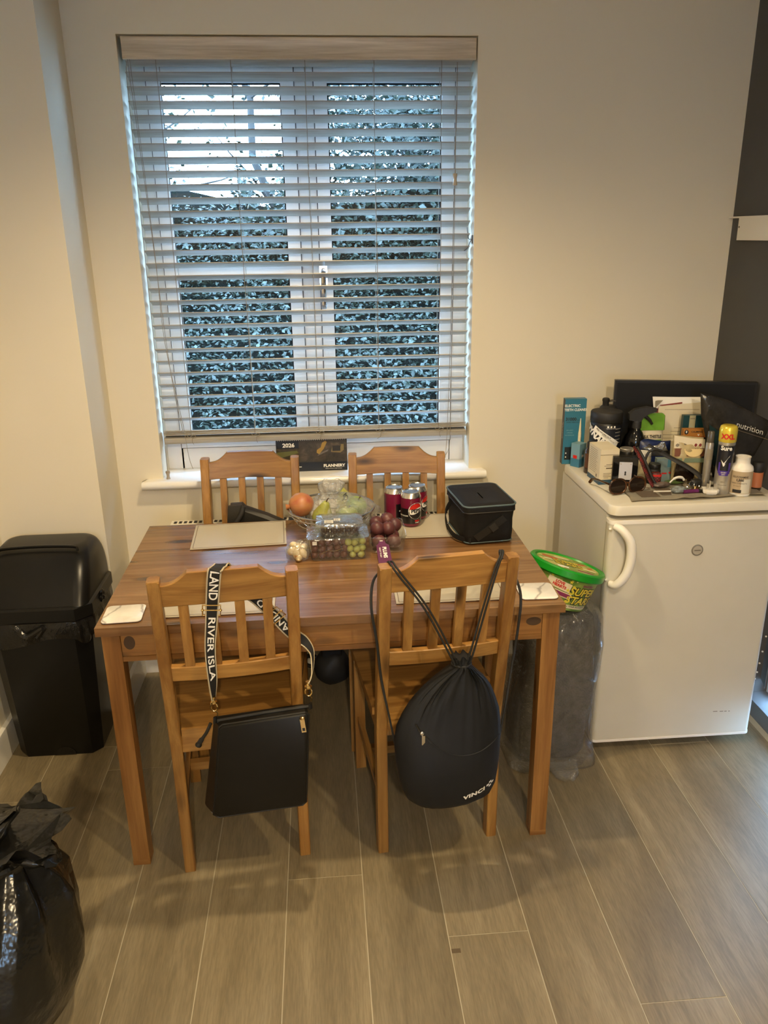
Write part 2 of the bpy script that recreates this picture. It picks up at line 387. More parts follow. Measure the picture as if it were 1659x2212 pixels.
# glazed door in the right wall, daylight side
door = thing('door_1', 'white framed glazed garden door in the right wall', 'door'); door['kind'] = 'structure'
bm = B()
for y0, y1 in ((1.86, 1.94), (2.32, 2.40)): box(bm, XR+0.10, XR+0.17, y0, y1, 0.0, 2.10)
box(bm, XR+0.10, XR+0.17, 1.94, 2.32, 2.0, 2.10)
struct('door_frame', bm, UPVC, door, bevel=0.004)
struct('threshold', bx(XR+0.02, XR+0.17, 1.86, 2.40, 0.0, 0.06), plain('threshold_grey', (0.16, 0.17, 0.18, 1), 0.5, var=0.05), door, bevel=0.004)
for y0, y1 in ((1.94, 2.32),):
    ob('pane', quad(B(), (XR+0.14, y0, 0.07), (XR+0.14, y1, 0.07), (XR+0.14, y1, 2.0), (XR+0.14, y0, 2.0)), GLASS, door)
vb = thing('vertical_blind', 'grey vertical blind drawn across the garden door right of the fridge', 'blind', (XR+0.06, 2.13, 2.02))
BLF = plain('blind_fabric_grey', (0.20, 0.20, 0.20, 1), 0.85, var=0.05, bump=0.1, bscale=300)
ob('headrail', bx(-0.018, 0.018, -0.27, 0.27, 0.0, 0.04), GLOSSW, vb, bevel=0.003)
for i in range(7):
    y = 0.245-0.082*i; a = R(73); dx, dy = 0.0445*math.cos(a), 0.0445*math.sin(a)
    ob('vane', loft(B(), [[(dx*k+0.003*(1-k*k)+e, y+dy*k, z) for k in (-1, -0.5, 0, 0.5, 1)]+[(dx*k+0.003*(1-k*k)+e+0.0012, y+dy*k, z) for k in (1, 0.5, 0, -0.5, -1)] for z in (-1.905, -0.002) for e in (0,)]), BLF, vb, 40)
# ------------------------------------------------------------------ outside: ground, ivy bank, trees
def leafcloud(name, pts, size, cols, label, cat, upbias=0.6, spread=1.0, seed=1):
    rg = np.random.default_rng(seed); n = len(pts); P = np.asarray(pts)
    d = rg.normal(size=(n, 3)); d[:, 2] = d[:, 2]*0.5-0.15; d /= np.linalg.norm(d, axis=1)[:, None]
    nn = rg.normal(size=(n, 3))*spread+np.array([0, -0.5, upbias*2]); sd = np.cross(d, nn); sd /= np.linalg.norm(sd, axis=1)[:, None]+1e-9
    L = size*rg.uniform(0.6, 1.3, n)[:, None]; up_ = np.cross(sd, d)
    v = np.stack([P, P+d*L*0.45+sd*L*0.30+up_*L*0.05, P+d*L, P+d*L*0.45-sd*L*0.30+up_*L*0.05], 1).reshape(-1, 3)
    f = np.arange(n)[:, None]*4+np.array([[0, 1, 2, 3]])
    me = bpy.data.meshes.new(name); me.from_pydata(v.tolist(), [], f.tolist())
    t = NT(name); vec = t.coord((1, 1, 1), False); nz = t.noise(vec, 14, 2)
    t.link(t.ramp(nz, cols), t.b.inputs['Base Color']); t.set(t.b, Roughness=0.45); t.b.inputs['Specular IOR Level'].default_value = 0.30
    o = mesh_obj(name, me, t.m); return setp(o, label, cat, None, 'stuff')
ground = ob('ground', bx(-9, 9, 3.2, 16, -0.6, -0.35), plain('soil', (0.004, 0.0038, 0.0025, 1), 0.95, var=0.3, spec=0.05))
setp(ground, 'dark soil outside the window under the ivy', 'ground', None, 'structure')
rg = np.random.default_rng(11)
def bankz(x, y):   # bank rising away from the house
    return -0.3+0.85*np.clip(y-3.9, 0, None)**1.0+0.10*np.sin(x*2.3+y*1.7)
gx, gy = np.meshgrid(np.linspace(-4, 4, 60), np.linspace(3.85, 6.6, 30)); gz = bankz(gx, gy)-0.06
me = bpy.data.meshes.new('bank'); nx, ny = 60, 30
me.from_pydata(np.stack([gx, gy, gz], -1).reshape(-1, 3).tolist(), [], [(j*nx+i, j*nx+i+1, (j+1)*nx+i+1, (j+1)*nx+i) for j in range(ny-1) for i in range(nx-1)])
setp(mesh_obj('bank', me, plain('bank_soil', (0.0020, 0.0022, 0.0013, 1), 0.95, var=0.3, spec=0.05), smooth=60), 'steep earth bank covered in ivy outside the window', 'bank', None, 'structure')
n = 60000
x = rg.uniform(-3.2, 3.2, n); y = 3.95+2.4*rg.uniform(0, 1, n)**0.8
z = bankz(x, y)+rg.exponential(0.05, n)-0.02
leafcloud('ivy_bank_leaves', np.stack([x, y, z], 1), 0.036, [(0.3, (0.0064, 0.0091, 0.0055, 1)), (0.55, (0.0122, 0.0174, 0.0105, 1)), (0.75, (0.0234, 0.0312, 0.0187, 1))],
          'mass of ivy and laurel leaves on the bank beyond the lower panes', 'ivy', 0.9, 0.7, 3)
# dense hedge behind the bank
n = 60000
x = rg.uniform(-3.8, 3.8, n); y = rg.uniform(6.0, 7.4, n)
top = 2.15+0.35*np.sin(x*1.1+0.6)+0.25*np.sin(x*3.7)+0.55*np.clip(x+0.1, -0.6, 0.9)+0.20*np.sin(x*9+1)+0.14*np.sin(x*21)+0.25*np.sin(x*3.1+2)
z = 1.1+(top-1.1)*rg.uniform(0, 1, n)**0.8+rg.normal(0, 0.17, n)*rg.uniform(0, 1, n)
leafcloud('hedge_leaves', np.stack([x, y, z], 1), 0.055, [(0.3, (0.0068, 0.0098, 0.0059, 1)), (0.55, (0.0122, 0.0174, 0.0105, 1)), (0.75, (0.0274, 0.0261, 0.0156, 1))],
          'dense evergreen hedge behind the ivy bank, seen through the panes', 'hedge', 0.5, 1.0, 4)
# trees: trunk, branches and a thin leaf crown each
BARK = col('bark', 46, 42, 38, 0.9, var=0.25)
def tree(label, base, top, r, nb, leaves, lsize, lspread, seed, zmin):
    rr = random.Random(seed); t = thing('tree', label, 'tree', base)
    b = Vector(base); tp = Vector(top)-b
    pts = [tp*(i/8)+Vector((rr.uniform(-1, 1)*0.06, rr.uniform(-1, 1)*0.06, 0))*(i > 0) for i in range(9)]
    ob('trunk', tb(pts, [r*(1-0.09*i) for i in range(9)], 7), BARK, t)
    cloud = []; bm = B()
    for k in range(nb):
        i = rr.randint(2, 8); p = pts[i]; d = Vector((rr.uniform(-1, 1), rr.uniform(-0.6, 0.6), rr.uniform(0.1, 0.9))).normalized()*rr.uniform(0.5, 1.3)
        q = [p, p+d*0.4+Vector((0, 0, 0.04)), p+d*0.75, p+d]
        tube(bm, q, [r*0.32, r*0.22, r*0.14, r*0.05], 5)
        for s in range(leaves):
            f = rr.uniform(0.25, 1.1); c = p+d*f+Vector((rr.gauss(0, 1), rr.gauss(0, 1), rr.gauss(0, 1)))*lspread
            if c.z+b.z > zmin: cloud.append(tuple(c))
    br = ob('branch', bm, BARK, t)
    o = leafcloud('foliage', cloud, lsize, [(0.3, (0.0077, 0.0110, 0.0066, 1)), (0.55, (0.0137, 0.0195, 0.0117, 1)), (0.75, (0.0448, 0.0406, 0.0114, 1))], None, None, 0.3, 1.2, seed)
    del_ = [o.pop(k) for k in ('label', 'category') if k in o]
    o.parent = t
    return t
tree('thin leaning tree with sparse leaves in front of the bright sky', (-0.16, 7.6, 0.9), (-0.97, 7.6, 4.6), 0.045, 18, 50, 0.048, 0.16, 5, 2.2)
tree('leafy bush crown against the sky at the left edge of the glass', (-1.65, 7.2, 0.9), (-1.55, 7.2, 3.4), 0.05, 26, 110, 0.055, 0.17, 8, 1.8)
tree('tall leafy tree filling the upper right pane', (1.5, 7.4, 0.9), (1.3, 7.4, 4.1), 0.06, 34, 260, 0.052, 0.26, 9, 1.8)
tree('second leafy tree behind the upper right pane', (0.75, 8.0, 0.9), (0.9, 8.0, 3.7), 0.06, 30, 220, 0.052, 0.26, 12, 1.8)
# ------------------------------------------------------------------ venetian blind
SLATM = wood('blind_slat_wood_effect', 0, (0.50, 0.49, 0.455, 1), (0.39, 0.375, 0.34, 1), 0.34, False)
VALM = wood('blind_valance_wood_effect', 0, (0.74, 0.64, 0.50, 1), (0.52, 0.44, 0.33, 1), 0.40, False)
CORD = col('blind_cord', 140, 132, 118, 0.7)
bl = thing('venetian_blind', 'grey wood effect venetian blind with tilted slats over the window', 'blind', (-0.024, 2.935, 2.24))
def L(x, y, z): return (x+0.024, y-2.935, z-2.24)
va = ob('valance', pr([(2.893, 2.176), (2.889, 2.180), (2.892, 2.188), (2.892, 2.228), (2.889, 2.236), (2.893, 2.240), (2.903, 2.240), (2.903, 2.176)], lambda a, b, t: L(t, a, b), -0.585, 0.541), VALM, bl)
ob('headrail', bx(*[q for p in zip(L(-0.58, 2.906, 2.19), L(0.536, 2.965, 2.24)) for q in p]), SLATM, bl, bevel=0.003)
sa = R(21); sp = []
for k in range(7):   # shallow crown across the slat
    u = -0.0245+0.049*k/6; sp.append((u, 0.0018*(1-(u/0.0245)**2)))
prof = [(u, h+0.0014) for u, h in sp]+[(u, h-0.0014) for u, h in sp[::-1]]
rot = lambda u, h: (u*math.cos(sa)+h*math.sin(sa), -u*math.sin(sa)+h*math.cos(sa))
first = None
def slat(z, y=2.935, flat=False, tiltz=0.0):
    global first
    if first is None:
        first = ob('slat', pr([rot(u, h) for u, h in prof], lambda a, b, t: (t, a, b), -0.561, 0.561), SLATM, bl)
        o = first
    else:
        o = first.copy(); COL.objects.link(o)
    o.location = L(-0.024, y, z)
    if flat: o.rotation_euler = (R(7), 0, 0)
    o.rotation_euler.y = tiltz
    return o
for k in range(29): slat(2.1754-0.0416*k, tiltz=random.uniform(-0.0006, 0.0006))
for k in range(4): slat(0.9660-0.0048*(3-k), flat=True)
ob('bottom_rail', pr([(2.911, 0.9235), (2.909, 0.927), (2.909, 0.941), (2.913, 0.944), (2.958, 0.944), (2.961, 0.940), (2.961, 0.927), (2.957, 0.9235)], lambda a, b, t: L(t, a, b), -0.585, 0.537), SLATM, bl, bevel=0.001)
for k, cx in enumerate((-0.486, -0.252, -0.015, 0.209, 0.432)):
    j = lambda s: 0.0015*math.sin(s*7+k)
    ob('ladder_cord', tb([L(cx+j(i), 2.9075, 2.19-i*1.235/12) for i in range(13)], 0.0011, 5), CORD, bl)
    ob('ladder_cord', tb([L(cx+j(i+3), 2.962, 2.19-i*1.235/12) for i in range(13)], 0.0011, 5), CORD, bl)
    s = 1 if k != 3 else -1   # the slack loop of each ladder on the stacked slats
    ob('cord_loop', tb(spline([L(cx-0.014, 2.906, 0.957), L(cx-0.006, 2.901, 0.949), L(cx+0.008, 2.902, 0.957), L(cx+0.018, 2.902, 0.953), L(cx+0.006, 2.904, 0.944), L(cx+0.004, 2.905, 0.93), L(cx+0.008*s, 2.908, 0.921)], 6), 0.0009, 5), CORD, bl)
TASS = wood('cord_tassel_wood', 2, (0.50, 0.44, 0.34, 1), (0.38, 0.32, 0.24, 1), 0.4, False)
TP = [(0.002, 0.0), (0.0075, -0.001), (0.0085, -0.006), (0.006, -0.014), (0.0055, -0.022), (0.0085, -0.034), (0.008, -0.038), (0.002, -0.039)]
for nm, cx, z0, z1, y in (('tassel', 0.477, 2.17, 1.836, 2.888), ('tassel', -0.578, 2.17, 0.831, 2.880)):
    ob('pull_cord', tb(spline([L(cx+0.004, y+0.012, z0), L(cx+0.002, y, z0-0.1), L(cx, y, (z0+z1)/2), L(cx, y, z1-0.003)], 8), 0.0012, 5), CORD, bl)
    o = ob(nm, lat(TP, 14, L(cx, y, z1)), TASS, bl)
ob('pull_cord', tb(spline([L(0.481, 2.899, 2.17), L(0.479, 2.889, 2.0), L(0.475, 2.889, 1.92), L(0.478, 2.888, 1.835)], 8), 0.0012, 5), CORD, bl)
for dx in (0, 0.006):
    ob('pull_cord', tb(spline([L(0.476+dx*0.3, 2.890, 1.80), L(0.472+dx, 2.897, 1.4), L(0.468+dx, 2.899, 1.1), L(0.462+dx*2, 2.90, 0.90), L(0.458, 2.90, 0.84+dx)], 8), 0.0009, 5), CORD, bl)
for q in ([(-0.565, 2.19), (-0.548, 1.6), (-0.545, 1.3), (-0.51, 1.0), (-0.50, 0.88), (-0.489, 0.83)], [(-0.572, 2.19), (-0.553, 1.7), (-0.542, 1.35), (-0.532, 1.15), (-0.512, 0.97)]):
    ob('pull_cord', tb(spline([L(a, 2.900, b) for a, b in q], 8), 0.0010, 5), CORD, bl)
# cord cleat on the reveal
cl = thing('cord_cleat', 'small clear cord cleat screwed to the right window reveal', 'cleat', (0.545, 2.903, 1.624))
ob('base_plate', bx(-0.003, 0, -0.006, 0.006, -0.014, 0.014), col('cleat_plate', 60, 66, 78, 0.3), cl, bevel=0.002)
ob('hook', tb(spline([(-0.004, 0, 0), (-0.012, 0.012, 0.002), (-0.013, 0.03, 0.022), (-0.012, 0.045, 0.04)], 6), 0.0016, 6), col('cleat_hook', 110, 122, 136, 0.3), cl)
ob('hook', tb(spline([(-0.004, 0, 0), (-0.010, 0.004, -0.012), (-0.014, 0.02, -0.03), (-0.024, 0.03, -0.038)], 6), 0.0016, 6), bpy.data.materials['cleat_hook'], cl)

# ------------------------------------------------------------------ calendar on the sill
cal = thing('desk_calendar', 'dark landscape wall calendar reading 2026 propped on the window sill', 'calendar', (-0.0465, 2.917, 0.8005), 0, rot=(R(-3), 0, 0)); cal.scale = (1, 1, 0.915)
def pic_mat():
    t = NT('calendar_photo'); v = t.coord((1, 1, 1), False); n1 = t.noise(v, 26, 5, 0.7, 0.6); n2 = t.noise(v, 9, 2)
    a = t.ramp(n1, [(0.34, (0.010, 0.008, 0.006, 1)), (0.55, (0.060, 0.045, 0.030, 1)), (0.78, (0.19, 0.145, 0.10, 1))])
    t.link(t.mix(a, t.ramp(n2, [(0.4, (0.03, 0.033, 0.014, 1)), (0.6, (0.085, 0.07, 0.045, 1))]), 0.35), t.b.inputs['Base Color']); t.set(t.b, Roughness=0.35); return t.m
ob('cover', bx(-0.133, 0.133, 0, 0.004, 0, 0.132), col('calendar_navy', 20, 25, 32, 0.4), cal)
ph = ob('cover_photo', rpatch(-0.131, 0.131, 0.038, 0.128, -0.0006), pic_mat(), cal)
yel, drk, grn = col('excavator_yellow', 158, 128, 62, 0.5), col('excavator_dark', 40, 38, 34, 0.5), col('field_green', 92, 94, 52, 0.5)
ob('print', quad(B(), (-0.131, -0.0010, 0.055), (-0.05, -0.0010, 0.077), (-0.055, -0.0010, 0.088), (-0.131, -0.0010, 0.082)), grn, ph)
ob('print', pr([(0.018, 0.077), (0.028, 0.070), (0.045, 0.092), (0.058, 0.12), (0.052, 0.126), (0.040, 0.118), (0.034, 0.098), (0.020, 0.089)], lambda a, b, t: (a, t, b), -0.0016, -0.0008), yel, ph)
ob('print', pr([(0.072, 0.078), (0.108, 0.074), (0.121, 0.086), (0.121, 0.110), (0.110, 0.110), (0.110, 0.100), (0.078, 0.102)], lambda a, b, t: (a, t, b), -0.0014, -0.0008), col('excavator_cab', 120, 105, 66, 0.5), ph)
ob('print', bx(0.078, 0.108, -0.0019, -0.0014, 0.082, 0.104), drk, ph)
ob('print', quad(B(), (0.02, -0.0011, 0.062), (0.06, -0.0011, 0.082), (0.064, -0.0011, 0.09), (0.03, -0.0011, 0.075)), col('excavator_tracks', 105, 98, 92, 0.5), ph)
ob('year_panel', rpatch(-0.131, -0.048, 0.097, 0.129, -0.0012), bpy.data.materials['calendar_navy'], cal)
text('2026', 0.0225, PRINTW, cal, front(-0.086, -0.0018, 0.110), 0.035)
text('FLANNERY', 0.0165, PRINTW, cal, front(0.083, -0.0010, 0.0205), 0.04)
text('INNOVATION, EVERYWHERE', 0.0042, PRINTW, cal, front(0.081, -0.0010, 0.0085), 0.0, sx=1.15)
ob('print', rpatch(-0.05, -0.040, 0.0175, 0.0205, -0.0012), PRINTW, cal)
bm = B()
for i in range(33): bm2 = tube(bm, [(-0.126+0.00785*i, -0.0012, 0.1295), (-0.126+0.00785*i, -0.0022, 0.1325), (-0.126+0.00785*i, 0.004, 0.1335)], 0.0011, 5)
ob('spiral_binding', bm, PRINTW, cal)

# ------------------------------------------------------------------ radiator below the window
RADM = plain('radiator_enamel', (0.80, 0.77, 0.68, 1), 0.35, var=0.02)
ra = thing('radiator', 'white panel radiator with a slotted top grille under the window sill', 'radiator', (0.0, 2.84, 0.12))
bm = bx(-0.57, 0.57, -0.035, -0.023, 0, 0.525)
for i in range(27): box(bm, -0.535+0.0405*i, -0.515+0.0405*i, -0.041, -0.034, 0.03, 0.495)
ob('panel', bm, RADM, ra, bevel=0.003)
gr = ob('grille', bx(-0.575, 0.575, -0.041, 0.012, 0.520, 0.524), RADM, ra)
bm = B()
for i in range(62): box(bm, -0.565+0.0184*i, -0.554+0.0184*i, -0.030, 0.003, 0.5240, 0.5246)
ob('slots', bm, BLKM, gr)['kind'] = 'stuff'
ob('valve', lat([(0.01, 0), (0.012, 0.02), (0.02, 0.022), (0.02, 0.06), (0.012, 0.066)], 14, (-0.595, -0.02, -0.01)), WHT, ra)
ob('pipe', tb([(-0.595, -0.02, -0.12), (-0.595, -0.02, -0.01)], 0.0075), WHT, ra)
ob('wall_bracket', bx(-0.45, 0.45, -0.023, 0.036, 0.20, 0.23), RADM, ra)

# ------------------------------------------------------------------ white batten on the dark wall, blind chain by the door
bt = thing('wall_batten', 'white painted batten with a screw hole on the dark grey wall', 'batten', (XR, 2.6, 1.61))
ob('board', bx(-0.014, -0.0005, -0.30, 0.213, 0.0, 0.072), GLOSSW, bt, bevel=0.002)
ob('ledge', bx(-0.0155, -0.0005, -0.30, 0.281, 0.072, 0.0775), GLOSSW, bt, bevel=0.001)
ob('screw_hole', lat([(0.0035, 0), (0.0035, 0.0006)], 10), col('hole', 70, 56, 38), bt).matrix_local = Matrix.Translation((-0.0146, 0.205, 0.043)) @ Matrix.Rotation(R(90), 4, 'Y')
ch = thing('blind_chain', 'white beaded blind chain hanging over the skirting right of the fridge', 'chain', (XR-0.022, 2.36, 0.0))
bm = B()
for i in range(38):
    t = i/37; yy = 0.10-0.22*t; zz = 0.10+0.40*(2*t-1)**4*1.6+0.02
    bmesh.ops.create_icosphere(bm, subdivisions=1, radius=0.0035, matrix=Matrix.Translation((0, yy, min(zz, 0.9))))
ob('beads', bm, WHT, ch)['kind'] = 'stuff'
# ------------------------------------------------------------------ dining table
TZ = 0.742
tbl = thing('dining_table', 'long pine dining table with square legs in front of the window', 'table', (0.0095, 2.170, 0), 0.55)
TW, TD = 0.591, 0.366
bw = 2*TD/7
for i in range(7):
    ob('board', bx(-TW, TW, -TD+bw*i+0.0002, -TD+bw*(i+1)-0.0002, TZ-0.023, TZ), TOPW, tbl, bevel=0.0012, seg=1)
for sx in (-1, 1):
    for sy in (-1, 1):
        x0, y0 = sx*(TW-0.031), sy*(TD-0.041)
        bm = bx(x0-0.0225, x0+0.0225, y0-0.0225, y0+0.0225, 0.0, TZ-0.0235)
        lg = ob('leg', bm, TBL[2], tbl, bevel=0.003)
        ob('foot', bx(x0-0.0232, x0+0.0232, y0-0.0232, y0+0.0232, 0.0, 0.016), TBL[0], lg, bevel=0.002)
for sy in (-1, 1):
    y0 = sy*(TD-0.033)
    ob('apron', bx(-TW+0.054, TW-0.054, y0-0.010, y0+0.010, TZ-0.092, TZ-0.0235), TBL[0], tbl, bevel=0.002)
    ob('apron_moulding', bx(-TW+0.054, TW-0.054, y0-0.0125, y0+0.0125, TZ-0.106, TZ-0.0925), TBL[0], tbl, bevel=0.003)
for sx in (-1, 1):
    x0 = sx*(TW-0.024)
    ob('apron', bx(x0-0.010, x0+0.010, -TD+0.064, TD-0.064, TZ-0.092, TZ-0.0235), TBL[1], tbl, bevel=0.002)
    ob('apron_moulding', bx(x0-0.012, x0+0.012, -TD+0.064, TD-0.064, TZ-0.106, TZ-0.0925), TBL[1], tbl, bevel=0.003)
# big knots that the photo shows on the front apron, next to each leg
KNOT = plain('pine_knot', (0.060, 0.032, 0.014, 1), 0.5, var=0.3, vscale=60)

# ------------------------------------------------------------------ chairs (seat side +y, back side -y in local space)
CW, ZT = 0.1725, 0.905
def lean(z): return 0.0 if z < 0.40 else -0.088*((z-0.40)/(ZT-0.40))
def chair(label, loc, rz, group='pine dining chairs'):
    t = thing('dining_chair', label, 'chair', loc, rz, group)
    for s in (-1, 1):
        rings = []
        for z in (0.0, 0.2, 0.40, 0.43, 0.55, 0.7, 0.85, ZT-0.004, ZT):
            c = 0.0025 if z < ZT else 0.006; y = lean(z); hw, hd = 0.0145, 0.019
            x0 = s*(CW-0.0145)
            rings.append([(x0-hw+c, y-hd, z), (x0+hw-c, y-hd, z), (x0+hw, y-hd+c, z), (x0+hw, y+hd-c, z), (x0+hw-c, y+hd, z), (x0-hw+c, y+hd, z), (x0-hw, y+hd-c, z), (x0-hw, y-hd+c, z)])
        ob('rear_post', loft(B(), rings), PINE[2], t, 30)
        ob('front_leg', bx(s*(CW-0.016)-0.016, s*(CW-0.016)+0.016, 0.368, 0.400, 0, 0.427), PINE[2], t, bevel=0.003)
        ob('side_rail', bx(s*(CW-0.014)-0.008, s*(CW-0.014)+0.008, 0.019, 0.368, 0.375, 0.427), PINE[1], t, bevel=0.002)
        ob('stretcher', bx(s*(CW-0.0145)-0.007, s*(CW-0.0145)+0.007, 0.019, 0.368, 0.165, 0.195), PINE[1], t, bevel=0.002)
    ob('rear_rail', bx(-CW+0.029, CW-0.029, -0.008, 0.010, 0.378, 0.427), PINE[0], t, bevel=0.002)
    ob('front_rail', bx(-CW+0.030, CW-0.030, 0.376, 0.394, 0.375, 0.427), PINE[0], t, bevel=0.002)
    ob('cross_stretcher', bx(-CW+0.022, CW-0.022, 0.20, 0.222, 0.167, 0.193), PINE[0], t, bevel=0.003)
    # seat: boards glued into one pan, notched round the posts
    pts = [(-CW+0.031, -0.012), (CW-0.031, -0.012), (CW-0.031, 0.022), (CW+0.004, 0.022), (CW+0.008, 0.425), (-CW-0.008, 0.425), (-CW-0.004, 0.022), (-CW+0.031, 0.022)]
    ob('seat', pr(pts, lambda a, b, z: (a, b, z), 0.428, 0.450), PINE[0], t, bevel=0.004)
    # top rail with raised centre and scooped shoulders, slightly bowed
    wi = CW-0.0275
    def bow(x): return -0.010*(1-(x/wi)**2)
    def toprail(x):
        a = abs(x)/wi
        if a < 0.555: return 0.926-0.002*a
        k = (a-0.555)/0.445
        return 0.8905+0.0345*(1-math.sin(k*PI/2))**1.25 if k < 1 else 0.8905
    def botrail(x): return 0.832+0.0035*(1-(x/wi)**2)
    xs = sorted(set([round(-wi+2*wi*i/40, 5) for i in range(41)]+[-0.555*wi, 0.555*wi]))
    def rail(top, bot, th):
        rings = []
        for x in xs:
            zt, zb = top(x), bot(x); y1 = lean(zt)+bow(x); y0 = lean(zb)+bow(x); c = 0.002
            rings.append([(x, y0-th+c, zb), (x, y0+th-c, zb), (x, y0+th, zb+c), (x, y1+th, zt-c), (x, y1+th-c, zt), (x, y1-th+c, zt), (x, y1-th, zt-c), (x, y0-th, zb+c)])
        return loft(B(), rings)
    ob('top_rail', rail(toprail, botrail, 0.0105), PINE[0], t, 25)
    ob('lower_rail', rail(lambda x: 0.655, lambda x: 0.612, 0.0105), PINE[0], t, 25)
    for i in range(4):
        x = -0.0975+0.065*i; rings = []
        for z in (0.650, 0.74, 0.838):
            y = lean(z)+bow(x); rings.append([(x-0.0115, y-0.007, z), (x+0.0115, y-0.007, z), (x+0.0115, y+0.007, z), (x-0.0115, y+0.007, z)])
        ob('slat', loft(B(), rings), PINE[2], t, 30, bevel=0.0015, seg=1)
    return t
chA = chair('pine slat back dining chair with the black shoulder bag hung on it', (-0.254, 1.812, 0), 6.0)
chB = dup(chA, (0.2795, 1.835, 0), 6.5, 'pine slat back dining chair with the black drawstring bag hung on it')
chC = dup(chA, (-0.266, 2.668, 0), 178.2, 'pine slat back dining chair between table and window, behind the fruit bowl and dark jacket')
chD = dup(chA, (0.252, 2.660, 0), 176.3, 'pine slat back dining chair between table and window, behind the drink cans')

# ------------------------------------------------------------------ fridge
FRW = plain('fridge_enamel', (0.60, 0.575, 0.50, 1), 0.42, var=0.02, bump=0.05, bscale=300, bdist=0.0004)
FRT = plain('fridge_top_laminate', (0.64, 0.61, 0.53, 1), 0.40, var=0.02)
FZ = 0.868
fr = thing('fridge', 'white under counter fridge with a curved door handle, crowded with things on top', 'fridge', (1.1215, 2.44, 0))
fx, fy = 0.272, 0.25
ob('body', bx(-fx+0.004, fx-0.004, -fy+0.045, fy, 0.035, FZ-0.034), FRW, fr, bevel=0.006)
tp = [[(x*k, y*k2, z) for x, y in rrect(2*fx, 2*fy, 0.03, 5)] for z, k, k2 in ((FZ-0.033, 0.985, 0.985), (FZ-0.030, 1, 1), (FZ-0.006, 1, 1), (FZ-0.001, 0.99, 0.99), (FZ, 0.97, 0.97))]
ob('worktop', loft(B(), tp), FRT, fr, 40)
dr = ob('door', loft(B(), [[(x, y, z) for x, y in rrect(2*fx-0.002, 0.044, 0.016, 5, (0, -fy+0.022))] for z in (0.045, 0.05, FZ-0.052, FZ-0.045)]), FRW, fr, 40)
ob('door_trim', loft(B(), [[(x, y, z) for x, y in rrect(2*fx+0.001, 0.047, 0.017, 5, (0, -fy+0.022))] for z in (0.038, 0.046)]), WHT, dr, 40)
ob('door_trim', loft(B(), [[(x, y, z) for x, y in rrect(2*fx+0.001, 0.047, 0.017, 5, (0, -fy+0.022))] for z in (FZ-0.058, FZ-0.046)]), WHT, dr, 40)
hp = spline([(-fx+0.014, -fy-0.004, 0.806), (-fx+0.030, -fy-0.022, 0.800), (-fx+0.055, -fy-0.031, 0.765), (-fx+0.062, -fy-0.032, 0.715), (-fx+0.052, -fy-0.031, 0.660), (-fx+0.028, -fy-0.022, 0.622), (-fx+0.013, -fy-0.004, 0.617)], 7)
ob('handle', tb(hp, [0.011+0.004*math.sin(PI*i/(len(hp)-1)) for i in range(len(hp))], 12), WHT, dr, 60)
for z in (0.795, 0.628): ob('handle_screw', ball(0.0045, 2, c=(-fx+0.003, -fy+0.004, z)), WHT, dr)
bg_ = ob('badge', lat([(0.0185, 0), (0.0185, 0.0015), (0.0165, 0.0022)], 30), col('badge_rim', 120, 116, 108, 0.4), dr)
bg_.matrix_local = Matrix.Translation((0.010, -fy, 0.716)) @ Matrix.Rotation(R(90), 4, 'X')
b2 = ob('badge_face', lat([(0.0145, 0.0022), (0.0145, 0.0027)], 30), col('badge_face', 172, 166, 154, 0.35), dr)
b2.matrix_local = Matrix.Translation((0.010, -fy, 0.716)) @ Matrix.Rotation(R(90), 4, 'X')
ob('badge_mark', bx(0.010-0.010, 0.010+0.010, -fy-0.0032, -fy-0.0024, 0.7145, 0.7175), col('badge_mark', 110, 106, 100), dr)
for a, b, z in ((0.135, 0.150, 0.131), (0.158, 0.170, 0.130), (0.174, 0.182, 0.1295), (0.188, 0.193, 0.129)):
    ob('scuff', bx(a, b, -fy-0.0004, -fy+0.001, z, z+0.0018), col('scuff_brown', 92, 78, 60), dr)
for x in (-fx+0.04, fx-0.04):
    for y in (-fy+0.07, fy-0.05): ob('foot', lat([(0.016, 0), (0.016, 0.012), (0.01, 0.036)], 12, (x, y, 0)), BLKM, fr)

# ------------------------------------------------------------------ black bin with liner
BINP = plain('bin_plastic', (0.007, 0.007, 0.007, 1), 0.30, var=0.15, bump=0.10, bscale=400, bdist=0.0003, spec=0.3)
LINER = plain('bin_liner', (0.009, 0.009, 0.0095, 1), 0.24, var=0.1, bump=0.6, bscale=22, bdist=0.012)
bn = thing('kitchen_bin', 'black plastic kitchen bin with a domed flip lid and a bin liner showing', 'bin', (-0.925, 2.475, 0))
def oct_(w, d, c, z, dy=0): return [(sx*x, sy*y+dy, z) for sx, sy, q in ((-1, -1, 0), (1, -1, 1), (1, 1, 0), (-1, 1, 1)) for x, y in (((w/2, d/2-c), (w/2-c, d/2)) if q == 0 else ((w/2-c, d/2), (w/2, d/2-c)))]
body = [oct_(0.27, 0.25, 0.03, 0.0), oct_(0.275, 0.256, 0.03, 0.012), oct_(0.325, 0.315, 0.045, 0.50), oct_(0.335, 0.322, 0.045, 0.505), oct_(0.335, 0.322, 0.045, 0.515)]
ob('body', loft(B(), body), BINP, bn, 30, bevel=0.004)
ob('grip_recess', pr([(0.035*math.cos(R(a)), 0.030*math.sin(R(a))) for a in range(0, 181, 15)], lambda a, b, t: (a+0.02, t, b+0.004), -0.130, -0.126), BLKG, bn)
lz = []
nL = 64
